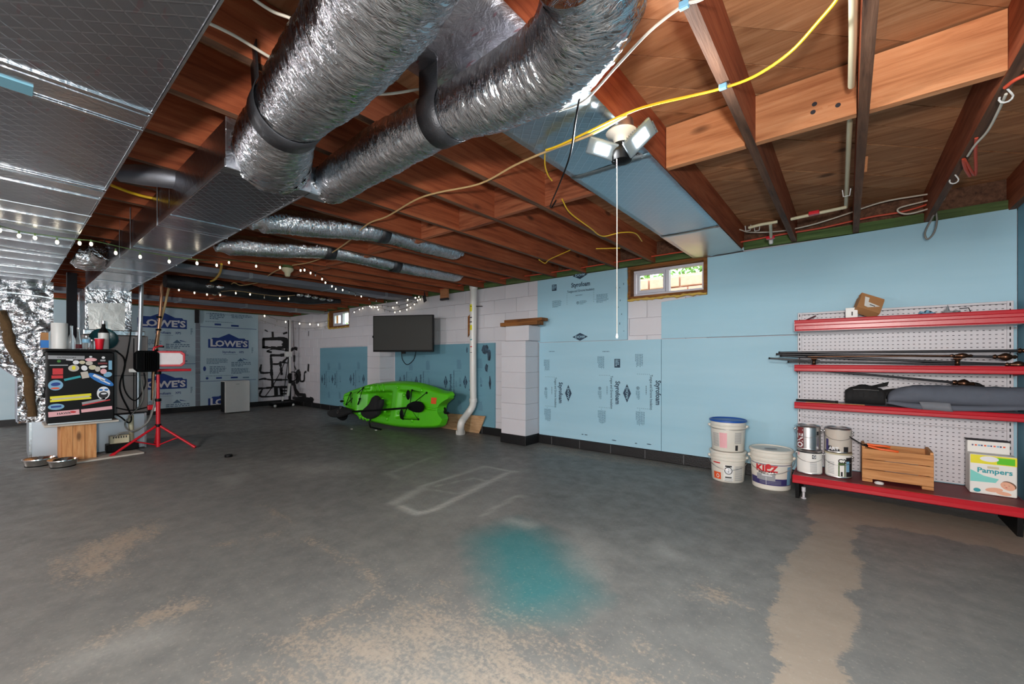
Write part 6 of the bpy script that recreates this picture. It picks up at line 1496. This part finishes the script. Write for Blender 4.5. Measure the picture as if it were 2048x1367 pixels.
for i, (xx, yy, mt, lab, w_) in enumerate(((.30, 4.2, 'labelgrey', 'clear grey plastic pack lying in the wooden crate', .09), (.385, 4.26, 'labelred', 'red and white packet at the back of the wooden crate', .042))):
    o = MB().box(-w_, w_, -.06, .06, 0, .17, 0, TR(xx, yy, ZB+.036) @ RZ(.2*i)).obj('packet', M[mt], None, bev=.006); tag(o, lab, 'packet')
tl_ = thing('pruning_pliers', 'long-nosed tool with orange grips resting on the wooden crate', 'tool', (.12, 4.1, ZB+.25))
zt_ = ZB+.262
A = onY(1698, 872, 4.10); 
MB().tube([A, Vector((x0+.015, 4.10, zt_-.0))], .004, 6).tube([A+Vector((0, .01, -.008)), Vector((x0+.02, 4.115, zt_-.004))], .004, 6).obj('jaw', M['black'], tl_, smooth=50, kind=None)
MB().ball((x0+.022, 4.105, zt_+.006), .016, 8, 0, None, .6).obj('pivot', M['black'], tl_, smooth=60)
MB().tube(smooth_path([Vector((x0+.03, 4.105, zt_+.014)), Vector((x0+.07, 4.1, zt_+.012)), Vector((x0+.13, 4.10, zt_+.012)), Vector((x0+.155, 4.11, zt_+.006))], 4), .009, 8).obj('grip', M['orange'], tl_, smooth=60)
MB().tube(smooth_path([Vector((x0+.035, 4.085, zt_+.004)), Vector((x0+.10, 4.076, zt_-.008)), Vector((x0+.17, 4.076, zt_-.012)), Vector((x0+.20, 4.082, zt_-.016))], 4), .008, 8).obj('grip', M['orange'], tl_, smooth=60)

# ---------- boxes at the right of the bottom shelf ----------
bx0, bx1 = .648, .862
o = thing('diaper_box', 'white and yellow diaper pack with a sleeping baby picture', 'box', ((bx0+bx1)/2, 4.25, ZB))
bz1 = ZB+.268
MB().box(bx0, bx1, 4.20, 4.30, ZB, bz1).obj('carton', M['labelwhite'], o, bev=.008)
def BP(u, v, off=.0006): return wallM(bx0+u*(bx1-bx0), ZB+v*(bz1-ZB), 4.20-off)
W_ = bx1-bx0; H_ = bz1-ZB
m_ = MB(); Mb = BP(0, 0)
m_.rect(.004, W_-.002, H_*.77, H_*.985, 0, Mb); m_.rect(W_*.58, W_*.95, H_*.79, H_*.95, 2, Mb, .0003); m_.ellipse((W_*.42, H_*.90), W_*.2, H_*.07, 1, Mb @ TR(0, 0, .0006))
m_.obj('yellow_band', [M['labelyellow'], M['inkwhite'], M['kayak']], o)
m_ = MB(); m_.add([(0.003, H_*.30, 0), (W_*.55, H_*.32, 0), (W_*.62, H_*.42, 0), (W_*.3, H_*.47, 0), (.003, H_*.60, 0)], [(0, 1, 2, 3, 4)], 0, Mb); m_.ellipse((W_*.16, H_*.09), W_*.08, H_*.05, 1, Mb); m_.obj('teal_swoosh', [M['labelteal'], M['labeltealdk']], o)
m_ = MB(); m_.text('Pampers', .046, BP(.53, .60, .0012), 0, .03, 1.0); m_.rect(-.026, .026, -.008, .008, 1, BP(.50, .69, .0012)); m_.obj('lettering', [M['labeltealdk'], M['cream']], o)
m_ = MB(); m_.ellipse((0, 0), .034, .025, 0, BP(.80, .27, .0014), 24, -.5); m_.ellipse((0, 0), .040, .015, 0, BP(.52, .14, .001), 24, .15); m_.ellipse((0, 0), .034, .012, 0, BP(.72, .08, .0011), 24, -.1); m_.ellipse((.006, .007), .034, .024, 1, BP(.80, .27, .0009), 24, -.5); m_.ellipse((-.006, -.006), .005, .0018, 2, BP(.80, .26, .002), 10, -.4); m_.ellipse((-.014, .006), .004, .001, 1, BP(.80, .27, .002), 8, -.5); m_.ellipse((.006, .004), .004, .001, 1, BP(.80, .27, .002), 8, -.5); m_.obj('baby_picture', [M['skin'], M['hair'], M['labelred']], o)
o = MB().box(bx0+.005, bx1-.012, 4.305, 4.37, ZB, ZB+.35).obj('toy_box', M['labelwhite'], None, bev=.002); tag(o, 'white carton with small coloured lettering behind the diaper pack', 'box')
MB().box(bx0+.001, bx1-.010, 4.303, 4.372, ZB+.346, ZB+.353).obj('dark_edge', M['dark'], o)
m_ = MB()
for k in range(11): m_.rect(-.004, .004+.002*(k % 3), -.005, .005, k % 3, wallM(bx0+.03+k*.0145, ZB+.315, 4.3035))
m_.obj('lettering', [M['labelnavy'], M['labelorange'], M['labelsky']], o)

# ---------- buckets ----------
def bucket(name, label, cx, cy, z, r0, r1, h, lid, deco, group='plastic buckets by the shelves', lidmat='pail', wire=True, side=-1):
    t_ = thing(name, label, 'bucket', (cx, cy, z), group)
    prof = [(r0*.96, 0), (r0, .006), (r0+(r1-r0)*.72, h*.70), (r1*.985, h*.70), (r1+.003, h*.715), (r1+.003, h*.735), (r1*.985, h*.75), (r1*.99, h*.80), (r1+.004, h*.815), (r1+.004, h*.835), (r1*.985, h*.85), (r1*.985, h*.94)]
    MB().lathe(prof, (cx, cy, z), 40).obj('pail', M['pail'], t_, smooth=40)
    if lid: MB().lathe([(r1+.004, h*.93), (r1+.008, h*.94), (r1+.008, h*.985), (r1+.002, h), (r1-.008, h), (r1-.012, h-.008), (.01, h-.008)], (cx, cy, z), 40).obj('lid', M[lidmat], t_, smooth=40)
    a0 = math.atan2(-cy, -cx)
    def rad(zz): return r0+(r1-r0)*min(1, zz/(h*.70))*.72
    def cyl(u0, u1, f0, f1, mat, nm='label', off=.0015):
        n = max(2, int(abs(u1-u0)/.12)+1); vs = []
        for f_ in (f0, f1):
            rr = rad(h*f_)+off
            for k in range(n+1): a = a0+u0+(u1-u0)*k/n; vs.append((cx+rr*math.cos(a), cy+rr*math.sin(a), z+h*f_))
        return MB().add(vs, [(k, k+1, n+k+2, n+k+1) for k in range(n)]).obj(nm, M[mat], t_)
    def txt(s, size, u, f_, mat, xs=1, off=.004, b=.035):
        m2 = MB(); m2.text(s, size, Matrix.Identity(4), 0, b, xs); vs = []
        for v in m2.v: rr = rad(h*f_+v[1])+off; a = a0+u+v[0]/rr; vs.append((cx+rr*math.cos(a), cy+rr*math.sin(a), z+h*f_+v[1]))
        m2.v = vs; return m2.obj('lettering', M[mat], t_)
    def pica(mat, u, f_, a_, b_, off, rot=0, n=20):
        vs = []
        for k in range(n):
            x = a_*math.cos(6.283*k/n); y = b_*math.sin(6.283*k/n); rr = rad(h*f_+y)+off; a = a0+u+x/rr; vs.append((cx+rr*math.cos(a), cy+rr*math.sin(a), z+h*f_+y))
        return MB().add(vs, [tuple(range(n))]).obj('emblem', M[mat], t_)
    deco(cyl, txt, pica)
    if wire:
        pts = []
        for k in range(17):
            s_ = -1.55+3.1*k/16; rr = r1+.012+.012*math.cos(s_)
            pts.append(Vector((cx+rr*math.cos(a0+s_), cy+rr*math.sin(a0+s_), z+h*.78-(.33 if wire == 1 else .06)*h*math.cos(s_))))
        MB().tube(pts, .0025 if wire == 1 else .002, 6).obj('handle', M['tin'], t_, smooth=60)
        for s_ in (-1.55, 1.55): MB().ball((cx+(r1+.006)*math.cos(a0+s_), cy+(r1+.006)*math.sin(a0+s_), z+h*.78), .014, 8).obj('handle_ear', M['pail'], t_, smooth=60)
    return t_
def e1(cyl, txt, pica):
    cyl(-.95, -.45, .60, .64, 'labelred'); cyl(-.95, -.42, .08, .31, 'labelorange'); pica('inkwhite', -.62, .19, .014, .018, .003); pica('labelorange', -.62, .19, .009, .012, .0042)
    cyl(-.25, .32, .06, .58, 'labelwhite', 'label', .0018); cyl(-.15, .22, .52, .57, 'ink', 'label', .003); pica('ink', .03, .40, .032, .034, .003); pica('inkwhite', .03, .40, .026, .028, .0042); cyl(-.16, .22, .16, .20, 'ink', 'label', .003)
    MB_ = [cyl(.42, .95, .08+.035*k, .095+.035*k, 'labelgrey', 'label', .002) for k in range(14)]
    for k in range(6): cyl(-.2, .28, .04+.02*k, .048+.02*k, 'labelgrey', 'label', .0034)
    # slash over the bucket pictogram
    cyl(.02, .045, .33, .47, 'ink', 'emblem', .0056)
def e2(cyl, txt, pica):
    cyl(-.5, -.05, .12, .60, 'labelpink'); cyl(.45, .62, .05, .22, 'ink'); [cyl(.40, .85, .28+.04*k, .30+.04*k, 'labelgrey') for k in range(9)]; [cyl(-1.0, -.55, .15+.04*k, .17+.04*k, 'labelgrey') for k in range(11)]
def e3(cyl, txt, pica):
    cyl(-1.25, 1.25, .635, .65, 'labelnavy'); cyl(-1.25, 1.25, .13, .30, 'labelnavy'); cyl(-.75, .2, .25, .40, 'labelgrey', 'label', .0025); cyl(.85, 1.15, .15, .60, 'labelsky', 'label', .0022)
    txt('KILZ', .074, -.24, .535, 'labelred', 1.1, .004, .045); pica('labelred', -.12, .60, .022, .022, .0035); txt('NO-ALL', .032, -.20, .44, 'ink', 1.15); cyl(-.45, .05, .36, .385, 'inkwhite', 'label', .0045)
    cyl(-.25, -.235, .14, .33, 'inkwhite', 'label', .0035)
    for k in range(3): cyl(-.6, .5, .17+.035*k, .178+.035*k, 'labelgrey', 'label', .003)
bucket('bucket', 'white bucket with a round warning pictogram, lower of the stacked pair', -.86, 4.205, 0, .132, .147, .272, True, e1, wire=1)
bucket('bucket', 'white bucket with a bright blue lid, upper of the stacked pair', -.86, 4.205, .274, .132, .147, .28, True, e2, lidmat='bluelid', wire=2)
bk = bucket('bucket', 'white primer bucket with red lettering and a navy band', -.52, 4.20, 0, .142, .158, .335, True, e3, wire=1)
MB().ellipse((-.52, 4.18, .331), .05, .03, 0, None, 14, .4).obj('dust_patch', M['labelgrey'], bk)
